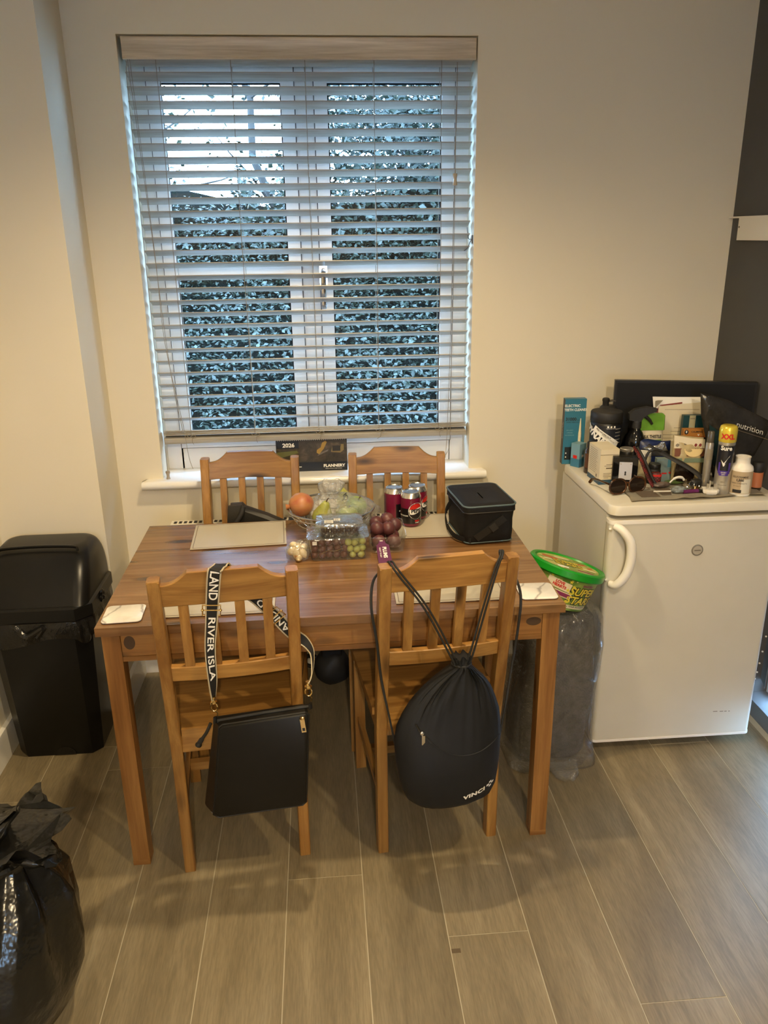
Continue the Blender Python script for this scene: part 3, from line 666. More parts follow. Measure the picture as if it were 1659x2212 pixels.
for z, k, amp in ((0.512, 1.02, 0.001), (0.50, 1.035, 0.003), (0.478, 1.045, 0.007), (0.455, 1.03, 0.007), (0.440, 1.012, 0.002)):
    base = oct_(0.335*k, 0.322*k, 0.045, z); ring = []
    for i in range(nL):
        f = i/nL*8; a = int(f); u = f-a; p, q = Vector(base[a]), Vector(base[(a+1) % 8]); v = p.lerp(q, u)
        nn = Vector((v.x, v.y, 0)).normalized(); v += nn*amp*math.sin(i*1.9+z*40)+Vector((0, 0, 0.016*math.sin(i*0.55)*(z < 0.46)))
        ring.append(v)
    lz.append(ring)
lo = ob('liner', loft(B(), lz, cap=False), LINER, bn, 60)
ob('liner_tuft', ball(0.022, 3, (0.5, 1.1, 0.9), (0.176, -0.02, 0.535), 0.5, 3, 3), LINER, bn)
ob('liner_tuft', tb(spline([(-0.055, -0.168, 0.505), (-0.02, -0.176, 0.475), (0.03, -0.176, 0.50), (0.01, -0.174, 0.47)], 6), [0.009]*19, 8), LINER, bn)
rim = [oct_(0.345, 0.33, 0.045, 0.512), oct_(0.352, 0.338, 0.045, 0.518), oct_(0.352, 0.338, 0.045, 0.556), oct_(0.335, 0.325, 0.05, 0.562)]
ob('rim', loft(B(), rim), BINP, bn, 30, bevel=0.004)
# hood: sloping front face, rounded crown at the back
hd = []
for k in range(13):
    t = k/12; z = 0.558+0.146*math.sin(t*PI/2); w = 0.335-0.085*t**2.2; d0 = -0.158+0.175*t**1.05; d1 = 0.162-0.050*t**3
    hd.append([(x, y+(d0+d1)/2, z) for x, y in rrect(w, d1-d0, 0.045*min(1, (d1-d0)/0.12), 5)])
lid = ob('lid', loft(B(), hd), BINP, bn, 40)
ob('lid_ridge', tb(spline([(-0.125, -0.03, 0.700), (-0.11, -0.022, 0.710), (0, -0.016, 0.712), (0.11, -0.022, 0.710), (0.125, -0.03, 0.700)], 6), 0.006, 8, flat=0.7), BINP, lid)

# ------------------------------------------------------------------ tied rubbish bag, front left
SACK = plain('rubbish_sack', (0.008, 0.008, 0.0075, 1), 0.22, var=0.1, bump=0.55, bscale=9, bdist=0.025)
rb = thing('rubbish_bag', 'full black rubbish bag tied at the top, standing on the floor', 'rubbish bag', (-0.825, 1.385, 0))
rings = []; n = 72
PR = [(0.0, 0.02), (0.002, 0.12), (0.018, 0.185), (0.06, 0.226), (0.13, 0.247), (0.20, 0.247), (0.26, 0.228), (0.32, 0.188), (0.37, 0.140), (0.405, 0.098), (0.43, 0.070), (0.445, 0.058), (0.462, 0.064), (0.485, 0.085), (0.505, 0.100)]
for k, (z, r) in enumerate(PR):
    ring = []
    for i in range(n):
        a = 2*PI*i/n; f = max(0, min(1, (z-0.10)/0.30))
        fold = f*(0.085*math.sin(9*a+0.6*math.sin(3*a)+z*3)+0.07*abs(math.sin(8.5*a+1.3+z*2))+0.03*math.sin(23*a))*(1 if z < 0.44 else 1.6)
        lump = 0.05*noise.noise(Vector((math.cos(a)*1.6, math.sin(a)*1.6, z*7)))
        rr = r*(1+fold+lump)
        ring.append((rr*math.cos(a)+0.62*max(0, z-0.25), rr*math.sin(a), z+(0.018*math.sin(5*a+1) if z > 0.47 else 0)))
    rings.append(ring)
ob('sack', loft(B(), rings), SACK, rb, 70)
def ear(pts, wds, name='tied_ear'):
    rgs = []
    for (x, y, z), wd in zip(pts, wds):
        x += 0.10; rgs.append([(x+wd*math.cos(a)*0.5, y+wd*math.sin(a)*0.9+0.006*math.sin(3*a), z+0.006*math.sin(4*a+x*90)) for a in [2*PI*i/14 for i in range(14)]])
    ob(name, loft(B(), rgs), SACK, rb, 70)
ear([(0.03, -0.01, 0.44), (0.055, -0.02, 0.475), (0.09, -0.03, 0.482), (0.125, -0.035, 0.468), (0.15, -0.04, 0.452)], [0.05, 0.055, 0.052, 0.048, 0.020])
ear([(0.01, 0.0, 0.45), (0.02, -0.01, 0.50), (0.045, -0.015, 0.535), (0.085, -0.02, 0.565)], [0.055, 0.06, 0.035, 0.008])
ear([(-0.02, 0.0, 0.45), (-0.04, -0.01, 0.50), (-0.08, -0.015, 0.535), (-0.12, -0.02, 0.53)], [0.055, 0.06, 0.045, 0.012])
ob('knot_tie', tb(ringpts(0.062, 0.443, 28, (0.118, 0)), 0.011, 8), SACK, rb)

# ------------------------------------------------------------------ black shoulder bag on the left chair
LEATH = plain('handbag_leather', (0.010, 0.0095, 0.0085, 1), 0.42, var=0.08, vscale=25, bump=0.18, bscale=350, bdist=0.0006, spec=0.22)
LEDGE = plain('handbag_piping', (0.007, 0.007, 0.007, 1), 0.5, var=0.1)
STRB = col('strap_black', 20, 20, 22, 0.75)
STRG = col('strap_edge_cream', 176, 164, 138, 0.6)
hb = thing('shoulder_bag', 'black rectangular shoulder bag with a lettered strap hanging on the left chair back', 'bag', (-0.19, 1.70, 0.40))
def H(x, y, z): return (x+0.19, y-1.70, z-0.40)
front_o = [(-0.278, 0.524), (-0.270, 0.531), (-0.07, 0.553), (-0.062, 0.547), (-0.079, 0.292), (-0.088, 0.283), (-0.300, 0.262), (-0.312, 0.270)]
rg_ = []
for y, k in ((1.668, 0.965), (1.671, 0.99), (1.676, 1.0), (1.712, 1.0), (1.722, 0.985)):
    sh = -0.02*max(0, (y-1.676)/0.046)
    rg_.append([H(-0.19+(a+0.19)*k+sh*(1+0.5*max(0, 0.54-b)/0.27)*(1 if a < -0.19 else 0.3), y, 0.405+(b-0.405)*k-0.004*(y-1.67)/0.05) for a, b in front_o])
ob('body', loft(B(), rg_), LEATH, hb, 40, bevel=0.003)
ob('seam_piping', tb([H(a, 1.6745, b) for a, b in front_o]+[H(*((front_o[0][0], 1.6745, front_o[0][1])))], 0.0032, 6), LEDGE, hb)
zp = ob('zip', tb([H(-0.285, 1.698, 0.528), H(-0.17, 1.698, 0.5435), H(-0.06, 1.698, 0.5545)], 0.0055, 6, flat=0.6), LEDGE, hb)
pu = ob('zip_pull', bx(-0.0055, 0.0055, -0.0012, 0.0012, -0.036, 0.0), GOLD, hb, bevel=0.0008)
pu.location = H(-0.078, 1.665, 0.541); pu.rotation_euler = (R(-4), R(-6), 0)
ob('pull_window', bx(-0.0032, 0.0032, -0.0016, 0.0016, -0.032, -0.024), BLKM, hb).matrix_local = Matrix.Translation(pu.location) @ pu.rotation_euler.to_matrix().to_4x4()
ob('zip_slider', lat([(0.004, 0), (0.0065, 0.002), (0.0065, 0.006), (0.004, 0.008)], 12), GOLD, hb).location = H(-0.077, 1.668, 0.538)
ob('tassel', tb(spline([H(-0.300, 1.690, 0.528), H(-0.311, 1.682, 0.507), H(-0.327, 1.680, 0.485), H(-0.334, 1.680, 0.472)], 5), [0.004]*9+[0.006]*4+[0.008, 0.008, 0.008], 8), LEDGE, hb)
def hook(x, y, z):
    g = ob('clip', tb([(0.008*math.cos(a), 0, 0.0115*math.sin(a)-0.004) for a in [2*PI*i/20 for i in range(21)]], 0.0019, 7), GOLD, hb); g.location = H(x, y, z)
    ob('clip_collar', lat([(0.007, 0), (0.009, 0.002), (0.009, 0.006), (0.005, 0.009), (0.004, 0.014), (0.006, 0.015), (0.006, 0.019)], 12, (0, 0, 0.006)), GOLD, g)
    ob('clip_gate', tb([(0.0, 0, -0.014), (0.007, 0.001, -0.022), (0.005, 0.002, -0.032)], 0.0018, 6), GOLD, g)
hook(-0.290, 1.699, 0.571); hook(-0.0605, 1.700, 0.598)
for x, z in ((-0.290, 0.536), (-0.0575, 0.560)): ob('ring_tab', tb([H(x, 1.697, z-0.012), H(x, 1.697, z+0.004)], [0.007, 0.005], 8, flat=0.5), LEDGE, hb)
def strap(path, wdir, width, name='strap', letters=(), edge=True, flip=False):
    P = spline(path, 8); n = len(P); Wd = []
    for i in range(n):
        t = i/(n-1)*(len(wdir)-1); a = min(int(t), len(wdir)-2); Wd.append(Vector(wdir[a]).lerp(Vector(wdir[a+1]), t-a))
    wid = [width[min(int(i/(n-1)*(len(width)-1)), len(width)-2)]*(1-(i/(n-1)*(len(width)-1)-min(int(i/(n-1)*(len(width)-1)), len(width)-2)))+width[min(int(i/(n-1)*(len(width)-1)), len(width)-2)+1]*(i/(n-1)*(len(width)-1)-min(int(i/(n-1)*(len(width)-1)), len(width)-2)) for i in range(n)]
    D, Nn, S = [], [], [0.0]
    for i in range(n):
        d = (P[min(i+1, n-1)]-P[max(i-1, 0)]).normalized(); x = (Wd[i]-d*Wd[i].dot(d)).normalized(); D.append(d); Wd[i] = x; Nn.append(x.cross(d).normalized())
        if i: S.append(S[-1]+(P[i]-P[i-1]).length)
    def ribbon(c0, c1, th):
        bm = B(); rs = []
        for i in range(n):
            h = wid[i]/2; rs.append([P[i]+Wd[i]*h*a+Nn[i]*b for a, b in ((c0, -th), (c1, -th), (c1, th), (c0, th))])
        return loft(bm, rs)
    o = ob(name, ribbon(-1, 1, 0.0008), STRB, hb, 40)
    if edge:
        ob('strap_edge', ribbon(-1.02, -0.80, 0.0012), STRG, o, 40); ob('strap_edge', ribbon(0.80, 1.02, 0.0012), STRG, o, 40)
    def at(s, side):
        i = 0
        while i < n-2 and S[i+1] < s: i += 1
        u = (s-S[i])/max(1e-6, S[i+1]-S[i]); p = P[i].lerp(P[i+1], u); h = wid[i]*(1-u)+wid[i+1]*u
        return p+Wd[i]*(side*h/0.032)+Nn[i]*(0.0012 if not flip else -0.0012)
    for s, size, pos, sg, wx in letters:
        text(s, size, PRINTW, o, (lambda x, y, pos=pos, sg=sg: at(pos+sg[0]*x, sg[1]*y)), 0.015, sx=wx)
    return o
X = (1, 0.1, 0)
strap([H(-0.289, 1.700, 0.588), H(-0.288, 1.703, 0.64), H(-0.287, 1.703, 0.72), H(-0.277, 1.701, 0.80), H(-0.268, 1.698, 0.87), H(-0.260, 1.6915, 0.921), H(-0.256, 1.697, 0.9285), H(-0.250, 1.712, 0.930), H(-0.243, 1.726, 0.9265), H(-0.230, 1.738, 0.893), H(-0.205, 1.756, 0.845)],
      [(0.25, 1, 0), (0.8, 0.45, 0), X, X, X, X, X, (1, 0.1, -0.05), (1, 0.2, -0.25), (0.9, 0.2, -0.3)], [0.024, 0.024, 0.026, 0.030, 0.032, 0.032, 0.032, 0.032, 0.032, 0.030],
      letters=[('RIVER ISLA', 0.0255, 0.136, (-1, 1), 1.42), ('LAND', 0.029, 0.303, (-1, 1), 1.0)], flip=False)
strap([H(-0.205, 1.756, 0.845), H(-0.175, 1.768, 0.815), H(-0.135, 1.776, 0.765), H(-0.098, 1.775, 0.718), H(-0.066, 1.785, 0.685), H(-0.0495, 1.765, 0.660), H(-0.051, 1.715, 0.635), H(-0.0595, 1.701, 0.616)],
      [(0.75, 0.2, 0.5), (0.7, 0, 0.7), (0.7, 0, 0.7), (0.7, 0.1, 0.7), (0.5, 0.6, 0.4), (0.1, 1, 0.1), (0.1, 1, 0.1), (0.2, 1, 0)], [0.028, 0.030, 0.032, 0.030, 0.026, 0.022, 0.020, 0.018],
      letters=[('AND', 0.025, 0.125, (-1, -1), 1.25), ('D', 0.025, 0.058, (-1, -1), 1.25)], flip=True)
def buckle(c, ax, up_):
    c, ax, up_ = Vector(c), Vector(ax).normalized(), Vector(up_).normalized()
    pts = [c+ax*a*0.0205+up_*b*0.0155 for a, b in ((-1, -1), (1, -1), (1, 1), (-1, 1), (-1, -1))]
    g = ob('buckle', tb(pts, 0.0019, 7), GOLD, hb); ob('buckle_bar', tb([c-ax*0.0205, c+ax*0.0205], 0.0017, 7), GOLD, g)
    for s in (-1, 1): ob('buckle_end', ball(0.0036, 2, c=tuple(c+ax*s*0.0205)), GOLD, g)
buckle(Vector(H(-0.2745, 1.698, 0.826)), (1, 0.1, -0.10), (0.12, -0.3, 1)); buckle(Vector(H(-0.135, 1.770, 0.768)), (0.75, 0, 0.65), (-0.65, -0.1, 0.75))

# ------------------------------------------------------------------ drawstring bag on the right chair
NYL = plain('drawstring_nylon', (0.0115, 0.0125, 0.0145, 1), 0.55, var=0.12, vscale=9, bump=0.12, bscale=220, bdist=0.0006, spec=0.25)
ROPE = plain('black_rope', (0.008, 0.008, 0.008, 1), 0.7, bump=0.4, bscale=500, bdist=0.001)
db = thing('drawstring_bag', 'black drawstring gym bag hanging from the right chair back', 'bag', (0.28, 1.69, 0.45), 5)
prof = [(0.256, 0.268, 0.282), (0.262, 0.215, 0.335), (0.272, 0.192, 0.367), (0.29, 0.174, 0.398), (0.315, 0.163, 0.409), (0.35, 0.156, 0.413), (0.40, 0.149, 0.417), (0.45, 0.146, 0.418), (0.49, 0.152, 0.417), (0.525, 0.166, 0.412), (0.56, 0.187, 0.401), (0.59, 0.212, 0.389), (0.615, 0.240, 0.372), (0.635, 0.268, 0.352), (0.648, 0.288, 0.340), (0.655, 0.297, 0.331), (0.662, 0.293, 0.333), (0.672, 0.289, 0.338), (0.677, 0.292, 0.335)]
rings = []; n = 96
for z, x0, x1 in prof:
    hw = (x1-x0)/2; cx = (x0+x1)/2; f = max(0, min(1, (z-0.36)/0.27)); dp = 0.052*min(1, 0.35+(z-0.256)/0.035)*(1-0.62*f**1.5) if z < 0.65 else 0.019
    dp = max(dp, 0.012); ring = []
    for i in range(n):
        a = 2*PI*i/n; c, s = math.cos(a), math.sin(a)
        cc = math.copysign(abs(c)**0.8, c); ss = math.copysign(abs(s)**0.75, s)
        fold = f**1.6*0.0075*math.sin(26*c+0.5*math.sin(9*c))*(abs(s)**0.5)+0.0035*noise.noise(Vector((c*3, s*2, z*14)))
        y = ss*dp-math.copysign(fold, -s) if z < 0.66 else ss*dp+0.004*math.sin(11*a)
        bulge = -0.022*math.exp(-((z-0.38)/0.10)**2)*(1-c*c)*(s < 0)
        ring.append((cx-0.28+hw*cc, y+bulge, z-0.45+(0.004*math.sin(7*a) if z > 0.665 else 0)))
    rings.append(ring)
sack = ob('sack', loft(B(), rings), NYL, db, 60)
ob('neck_cord', tb(ringpts(0.0225, 0.206, 24, (0.034, 0), 0.021), 0.0034, 7), ROPE, db)
def surf(x, z):   # front surface of the sack by ray casting (local)
    dg = bpy.context.evaluated_depsgraph_get()
    hit, p, nrm, _ = sack.ray_cast(Vector((x, -0.5, z)), Vector((0, 1, 0)))
    return p.y if hit else -0.05
bpy.context.view_layer.update()
sm = [(0.194, 0.519), (0.20, 0.505), (0.207, 0.495), (0.23, 0.473), (0.26, 0.449), (0.295, 0.436), (0.33, 0.434), (0.36, 0.439), (0.39, 0.449), (0.409, 0.458)]
P = [(x-0.28, surf(x-0.28, z-0.45)-0.0003, z-0.45) for x, z in sm]
ob('pocket_seam', tb(spline(P, 5), 0.0017, 6), NYL, db)
zc = spline(P[:4], 5); ob('pocket_zip', tb(zc, 0.0032, 6), LEDGE, db)
pz = ob('zip_pull', bx(-0.004, 0.004, -0.001, 0.001, -0.030, -0.004), CHROME, db, bevel=0.001); pz.location = (0.2095-0.28, surf(0.2095-0.28, 0.49-0.45)-0.005, 0.497-0.45)
ob('zip_slider', ball(0.006, 2, (1, 0.6, 1)), CHROME, db).location = (0.207-0.28, surf(0.207-0.28, 0.496-0.45)-0.004, 0.498-0.45)
sl = 0.022/0.080
def printf(x, y):
    a, b = 0.340+x-0.28, 0.3165+x*sl+y-0.45
    return Vector((a, surf(a, b)-0.0007, b))
vs, fs = glyphs('VINCI', 0.0165, 0.05, 0.0, 1.15)
text('VINCI', 0.0165, PRINTW, db, lambda x, y: printf(x-0.002, y), 0.05, sx=1.25, space=1.1)
bm = B()
for dx, dy in ((0, 0.0065), (0.0072, 0.0), (-0.0072, 0.001), (0, -0.0062), (0.0075, 0.0085)):
    if (dx, dy) == (0.0075, 0.0085): continue
    r = 0.0036; quad(bm, *[printf(0.042+dx+a, 0.003+dy+b) for a, b in ((-r, -r*0.8), (r, -r*0.8), (r, r*0.8), (-r, r*0.8))])
ob('emblem', bm, PRINTW, db)
def W2(x, y, z):   # world to bag space
    v = Matrix.Rotation(R(-5), 4, 'Z') @ Vector((x-0.28, y-1.69, z-0.45)); return tuple(v)
for k in (0, 1):
    o = 0.0085*k
    ob('rope', tb(spline([W2(0.300+o*0.6, 1.683, 0.655), W2(0.290+o, 1.680, 0.672), W2(0.225+o*1.1, 1.700, 0.80), W2(0.168+o*1.1, 1.712, 0.880), W2(0.150+o, 1.722, 0.9045), W2(0.144+o, 1.742, 0.909), W2(0.142+o*0.6, 1.762, 0.90), W2(0.130, 1.790, 0.87), W2(0.108-o*0.2, 1.785, 0.84), W2(0.1005-o*0.2, 1.745, 0.79), W2(0.112-o*0.2, 1.735, 0.70), W2(0.121-o*0.2, 1.728, 0.60), W2(0.138, 1.70, 0.50), W2(0.152, 1.688, 0.42), W2(0.166, 1.688, 0.335)], 7), 0.0027, 7), ROPE, db)
    ob('rope', tb(spline([W2(0.322+o*0.6, 1.686, 0.655), W2(0.331+o*0.9, 1.683, 0.680), W2(0.365+o*0.9, 1.700, 0.80), W2(0.396+o*0.7, 1.722, 0.890), W2(0.409+o*0.6, 1.733, 0.915), W2(0.415+o*0.6, 1.750, 0.921), W2(0.417+o*0.6, 1.775, 0.912), W2(0.43, 1.81, 0.88), W2(0.460+o*0.2, 1.815, 0.84), W2(0.474+o*0.2, 1.775, 0.79), W2(0.468+o*0.2, 1.765, 0.70), W2(0.455+o*0.2, 1.757, 0.60), W2(0.433, 1.72, 0.50), W2(0.415, 1.70, 0.42), W2(0.405, 1.70, 0.34)], 7), 0.0027, 7), ROPE, db)
# ------------------------------------------------------------------ on the table: mats and coasters
MATL = plain('placemat_cream_leather', (0.47, 0.425, 0.325, 1), 0.38, var=0.04, vscale=6, bump=0.1, bscale=260, bdist=0.0004)
MATE = col('placemat_brown_edge', 74, 48, 30, 0.6)
T0 = TZ+0.0003
def mat_(label, cx, cy, rz):
    t = thing('placemat', label, 'placemat', (cx, cy, T0), rz, 'cream place mats on the pine table')
    ob('base', bx(-0.1465, 0.1465, -0.1075, 0.1075, 0, 0.0022), MATE, t, bevel=0.0008, seg=1)
    ob('cover', bx(-0.1465, 0.1465, -0.1075, 0.1075, 0.0023, 0.0040), MATL, t, bevel=0.0008, seg=1)
    bm = B(); a, b, wd = 0.1395, 0.1005, 0.0007
    for q in ((-a, a, -b, -b+wd*2), (-a, a, b-wd*2, b), (-a, -a+wd*2, -b, b), (a-wd*2, a, -b, b)): box(bm, q[0], q[1], q[2], q[3], 0.0040, 0.0043)
    ob('stitching', bm, MATE, t)
mat_('cream place mat lying empty on the back left of the table', -0.278, 2.408, 3.0)
mat_('cream place mat under the table edge of the left front chair, beside the marble coaster', -0.289, 1.944, 0.6)
mat_('cream place mat behind the chair with the drawstring bag', 0.318, 1.958, -0.6)
mat_('cream place mat under the drink cans and the cooler bag', 0.302, 2.424, -0.8)
def marble():
    t = NT('marble_print'); v = t.coord((1, 1, 1)); n1 = t.noise(v, 14, 4, 0.6, 2.0)
    wv = t.add('ShaderNodeTexWave', wave_type='BANDS'); t.set(wv, Scale=4.0, Distortion=11.0, Detail=4.0); wv.inputs['Detail Scale'].default_value = 1.2; t.link(v, wv.inputs['Vector'])
    vein = t.ramp(wv.outputs['Fac'], [(0.0, (0.46, 0.44, 0.42, 1)), (0.025, (0.74, 0.72, 0.68, 1)), (0.07, (0.85, 0.83, 0.79, 1))])
    t.link(t.mix(vein, t.ramp(n1, [(0.4, (0.84, 0.83, 0.80, 1)), (0.7, (1, 1, 1, 1))]), 0.6, 'MULTIPLY'), t.b.inputs['Base Color']); t.set(t.b, Roughness=0.22); return t.m
MARB = marble(); CORK = col('coaster_cork_base', 60, 40, 26, 0.9)
for label, cx, cy, rz in (('square white marble print coaster on the left corner of the table', -0.521, 1.868, 2.5), ('square white marble print coaster on the right corner of the table', 0.5475, 1.890, -2.0)):
    t = thing('coaster', label, 'coaster', (cx, cy, T0), rz, 'marble print coasters')
    ob('base', loft(B(), [[(x, y, z) for x, y in rrect(0.098, 0.098, 0.013, 5)] for z in (0, 0.0022)]), CORK, t)
    ob('cover', loft(B(), [[(x, y, z) for x, y in rrect(0.098*k, 0.098*k, 0.013, 5)] for z, k in ((0.0023, 1), (0.0042, 1), (0.0048, 0.985))]), MARB, t, 40)

# ------------------------------------------------------------------ drink cans
CANB, CANT = col('can_body_maroon', 112, 22, 52, 0.28, coat=0.4), plain('can_aluminium', (0.72, 0.72, 0.72, 1), 0.22, 1.0, var=0.03)
CANK, RED, CANG = col('can_black', 18, 14, 18, 0.3, coat=0.3), col('print_red', 200, 40, 34, 0.35), col('can_info_panel', 96, 62, 70, 0.4)
def can(label, x, y, rz, z=TZ+0.0045):
    t = thing('drink_can', label, 'can', (x, y, z), rz, 'drink cans on the table'); r = 0.033
    ob('body', lat([(0.0245, 0.0), (0.027, 0.001), (0.0325, 0.008), (r, 0.012), (r, 0.088), (r, 0.098)], 36), CANB, t, 50)
    ob('shoulder', lat([(r, 0.098), (0.0322, 0.102), (0.0275, 0.112), (0.0268, 0.1135)], 36, cap=False), CANT, t, 50)
    lid = ob('lid', lat([(0.0268, 0.1135), (0.0274, 0.1150), (0.0262, 0.1156), (0.0248, 0.1145), (0.0240, 0.1105), (0.001, 0.1108)], 36), CANT, t, 50)
    tbm = lat([(0.001, 0), (0.007, 0), (0.007, 0.001), (0.001, 0.001)], 14, (0, 0.004, 0.1116)); box(tbm, -0.0055, 0.0055, -0.013, 0.002, 0.1120, 0.1130)
    ob('ring_pull', tbm, CANT, lid, bevel=0.0003, seg=1)
    ob('opening', lat([(0.0085, 0.0), (0.0085, 0.0004)], 18, (0, -0.011, 0.1110)), plain('can_tin_shade', (0.5, 0.5, 0.5, 1), 0.3, 1.0), lid) if 'can_tin_shade' not in bpy.data.materials else ob('opening', lat([(0.0085, 0.0), (0.0085, 0.0004)], 18, (0, -0.011, 0.1110)), bpy.data.materials['can_tin_shade'], lid)
    e = r+0.00035
    ob('print_band', cylpatch(B(), e, -2.2, 2.2, 0.013, 0.064, 40), CANK, t, 60)
    def disc(rr, a0=0, a1=360, k=0.0006, cut=None):
        bm = B(); m = oncyl(r+k, 0, 0.056); pts = [m(rr*math.cos(R(a)), rr*math.sin(R(a))) for a in np.linspace(a0, a1, 33)[:-1 if a1-a0 == 360 else None]]
        bm.faces.new([bm.verts.new(p) for p in pts]); return bm
    ob('print_roundel', disc(0.0275), PRINTW, t); ob('print_roundel', disc(0.0250, k=0.0009), CANK, t)
    m = oncyl(r+0.0012, 0, 0.056)
    def band(f0, f1, mat):
        bm = B(); pa = None
        for i in range(21):
            x = -0.0247+0.0494*i/20; lim = math.sqrt(max(0, 0.0247**2-x*x)); a, b = max(-lim, min(lim, f0(x))), max(-lim, min(lim, f1(x)))
            p = (bm.verts.new(m(x, a)), bm.verts.new(m(x, b)))
            if pa: bm.faces.new((pa[0], p[0], p[1], pa[1]))
            pa = p
        ob('print_roundel', bm, mat, t)
    band(lambda x: 0.008+0.003*math.sin(x*110), lambda x: 1, RED); band(lambda x: -0.008+0.003*math.sin(x*110), lambda x: 0.008+0.003*math.sin(x*110), PRINTW)
    text('PEPSI', 0.0165, PRINTK, t, oncyl(r+0.0015, 0, 0.056), 0.05, sx=1.0)
    text('MAX', 0.008, RED, t, oncyl(r+0.0009, 0.1, 0.0225), 0.05); text('CHERRY', 0.0042, PRINTW, t, oncyl(r+0.0009, 0.1, 0.0165), 0.03)
    ob('info_panel', cylpatch(B(), e+0.0002, 2.25, 3.0, 0.016, 0.09, 12), CANG, t, 60)
    ob('info_panel', cylpatch(B(), e+0.0004, 1.8, 2.1, 0.02, 0.042, 6), PRINTW, t, 60); ob('info_panel', cylpatch(B(), e+0.0004, 2.45, 2.75, 0.055, 0.066, 6), CANK, t, 60)
    text('ZERO SUGAR', 0.006, PRINTW, t, oncyl(e+0.0006, -1.35, 0.04), 0.02)
    return t
can('maroon and black drink can with round logo facing front, in front of the other two', 0.274, 2.436, 26)
can('maroon drink can turned to its info panel, left of the three', 0.225, 2.488, 130)
can('maroon drink can at the back right of the three, half hidden', 0.302, 2.500, 62)

# ------------------------------------------------------------------ cooler bag
CLR = plain('cooler_fabric', (0.0085, 0.0085, 0.0095, 1), 0.7, var=0.15, vscale=18, bump=0.25, bscale=300, bdist=0.0008, spec=0.25)
PIPE = col('cooler_grey_blue_piping', 74, 92, 98, 0.5)
cb = thing('cooler_bag', 'small black cooler bag with grey blue piping on the right of the table', 'bag', (0.484, 2.352, TZ+0.0045), 6)
def crect(w, d, z, dy=0, k=0, sag=0): return [(x, y+dy, z+sag*((x/(w/2))**2+(y/(d/2))**2)*0.5) for x, y in rrect(w, d, 0.022, 5)]
ob('body', loft(B(), [crect(0.146, 0.205, 0.0), crect(0.152, 0.212, 0.004), crect(0.156, 0.214, 0.03), crect(0.155, 0.213, 0.07), crect(0.160, 0.220, 0.098)]), CLR, cb, 60)
lidb = ob('lid', loft(B(), [crect(0.163, 0.224, 0.099), crect(0.165, 0.226, 0.103), crect(0.165, 0.226, 0.118), crect(0.158, 0.219, 0.122, sag=0.002), crect(0.10, 0.15, 0.121), crect(0.04, 0.06, 0.119)]), CLR, cb, 60)
ob('piping', tb([(x, y, 0.1205) for x, y in rrect(0.166, 0.227, 0.023, 6)]+[(0.166/2, 0.227/2-0.023, 0.1205)], 0.0028, 7), PIPE, lidb)
ob('zip', tb([(x, y, 0.1005) for x, y in rrect(0.163, 0.224, 0.022, 6)]+[(0.163/2, 0.224/2-0.022, 0.1005)], 0.0022, 6), LEDGE, lidb)
ob('base_piping', tb([(x, y, 0.003) for x, y in rrect(0.153, 0.213, 0.022, 6)]+[(0.153/2, 0.213/2-0.022, 0.003)], 0.002, 6), bpy.data.materials['cooler_grey_blue_piping'], cb)
hs_ = B(); P = spline([(-0.078, 0.06, 0.085), (-0.098, 0.05, 0.05), (-0.104, 0.0, 0.022), (-0.098, -0.055, 0.010), (-0.075, -0.09, 0.006), (-0.06, -0.108, 0.008)], 7)
loft(hs_, [[p+Vector((0.001, 0, 0.012)), p+Vector((-0.002, 0, 0.012)), p+Vector((-0.002, 0, -0.010 if p.z > 0.02 else -0.004)), p+Vector((0.001, 0, -0.010 if p.z > 0.02 else -0.004))] for p in P])
ob('carry_strap', hs_, CLR, cb, 50)
P = [Vector((-0.045+0.09*i/8, -0.1095-0.002*math.sin(PI*i/8), 0.018+0.062*i/8)) for i in range(9)]
ob('front_strap', loft(B(), [[p+Vector((0.008, 0.001, -0.009)), p+Vector((0.008, -0.002, -0.009)), p+Vector((-0.008, -0.002, 0.009)), p+Vector((-0.008, 0.001, 0.009))] for p in P]), LEDGE, cb, 40)
ob('strap_buckle', bx(-0.011, 0.011, -0.1165, -0.110, -0.011, 0.011), BLKM, cb, bevel=0.003).matrix_local = Matrix.Translation((0.010, 0, 0.052)) @ Matrix.Rotation(R(-35), 4, 'Y')
ob('rivet', ball(0.0022, 2, c=(-0.1035, 0.0, 0.033)), CHROME, cb)

# ------------------------------------------------------------------ wire fruit bowl with fruit
fbx, fby = 0.016, 2.425
fb = thing('fruit_bowl', 'round open wire fruit bowl in the middle of the table', 'bowl', (fbx, fby, T0))
ob('rim', tb(ringpts(0.138, 0.080, 56), 0.0034, 8), STEEL, fb); ob('hoop', tb(ringpts(0.130, 0.064, 56), 0.0024, 7), STEEL, fb)
ob('hoop', tb(ringpts(0.112, 0.036, 48), 0.0022, 7), STEEL, fb); ob('base_ring', tb(ringpts(0.072, 0.003, 40), 0.0030, 7), STEEL, fb)
bowlp = [(0.072, 0.003), (0.095, 0.016), (0.112, 0.036), (0.126, 0.058), (0.138, 0.080)]
for i in range(22):
    a0 = 2*PI*i/22; s = 1 if i % 2 else -1
    ob('wire', tb(spline([(r*math.cos(a0+s*0.20*k), r*math.sin(a0+s*0.20*k), z) for k, (r, z) in enumerate(bowlp)], 4), 0.0013, 5), STEEL, fb)
ob('base_wire', tb([(-0.072, 0, 0.003), (0.072, 0, 0.003)], 0.0016, 5), STEEL, fb); ob('base_wire', tb([(0, -0.072, 0.003), (0, 0.072, 0.003)], 0.0016, 5), STEEL, fb)
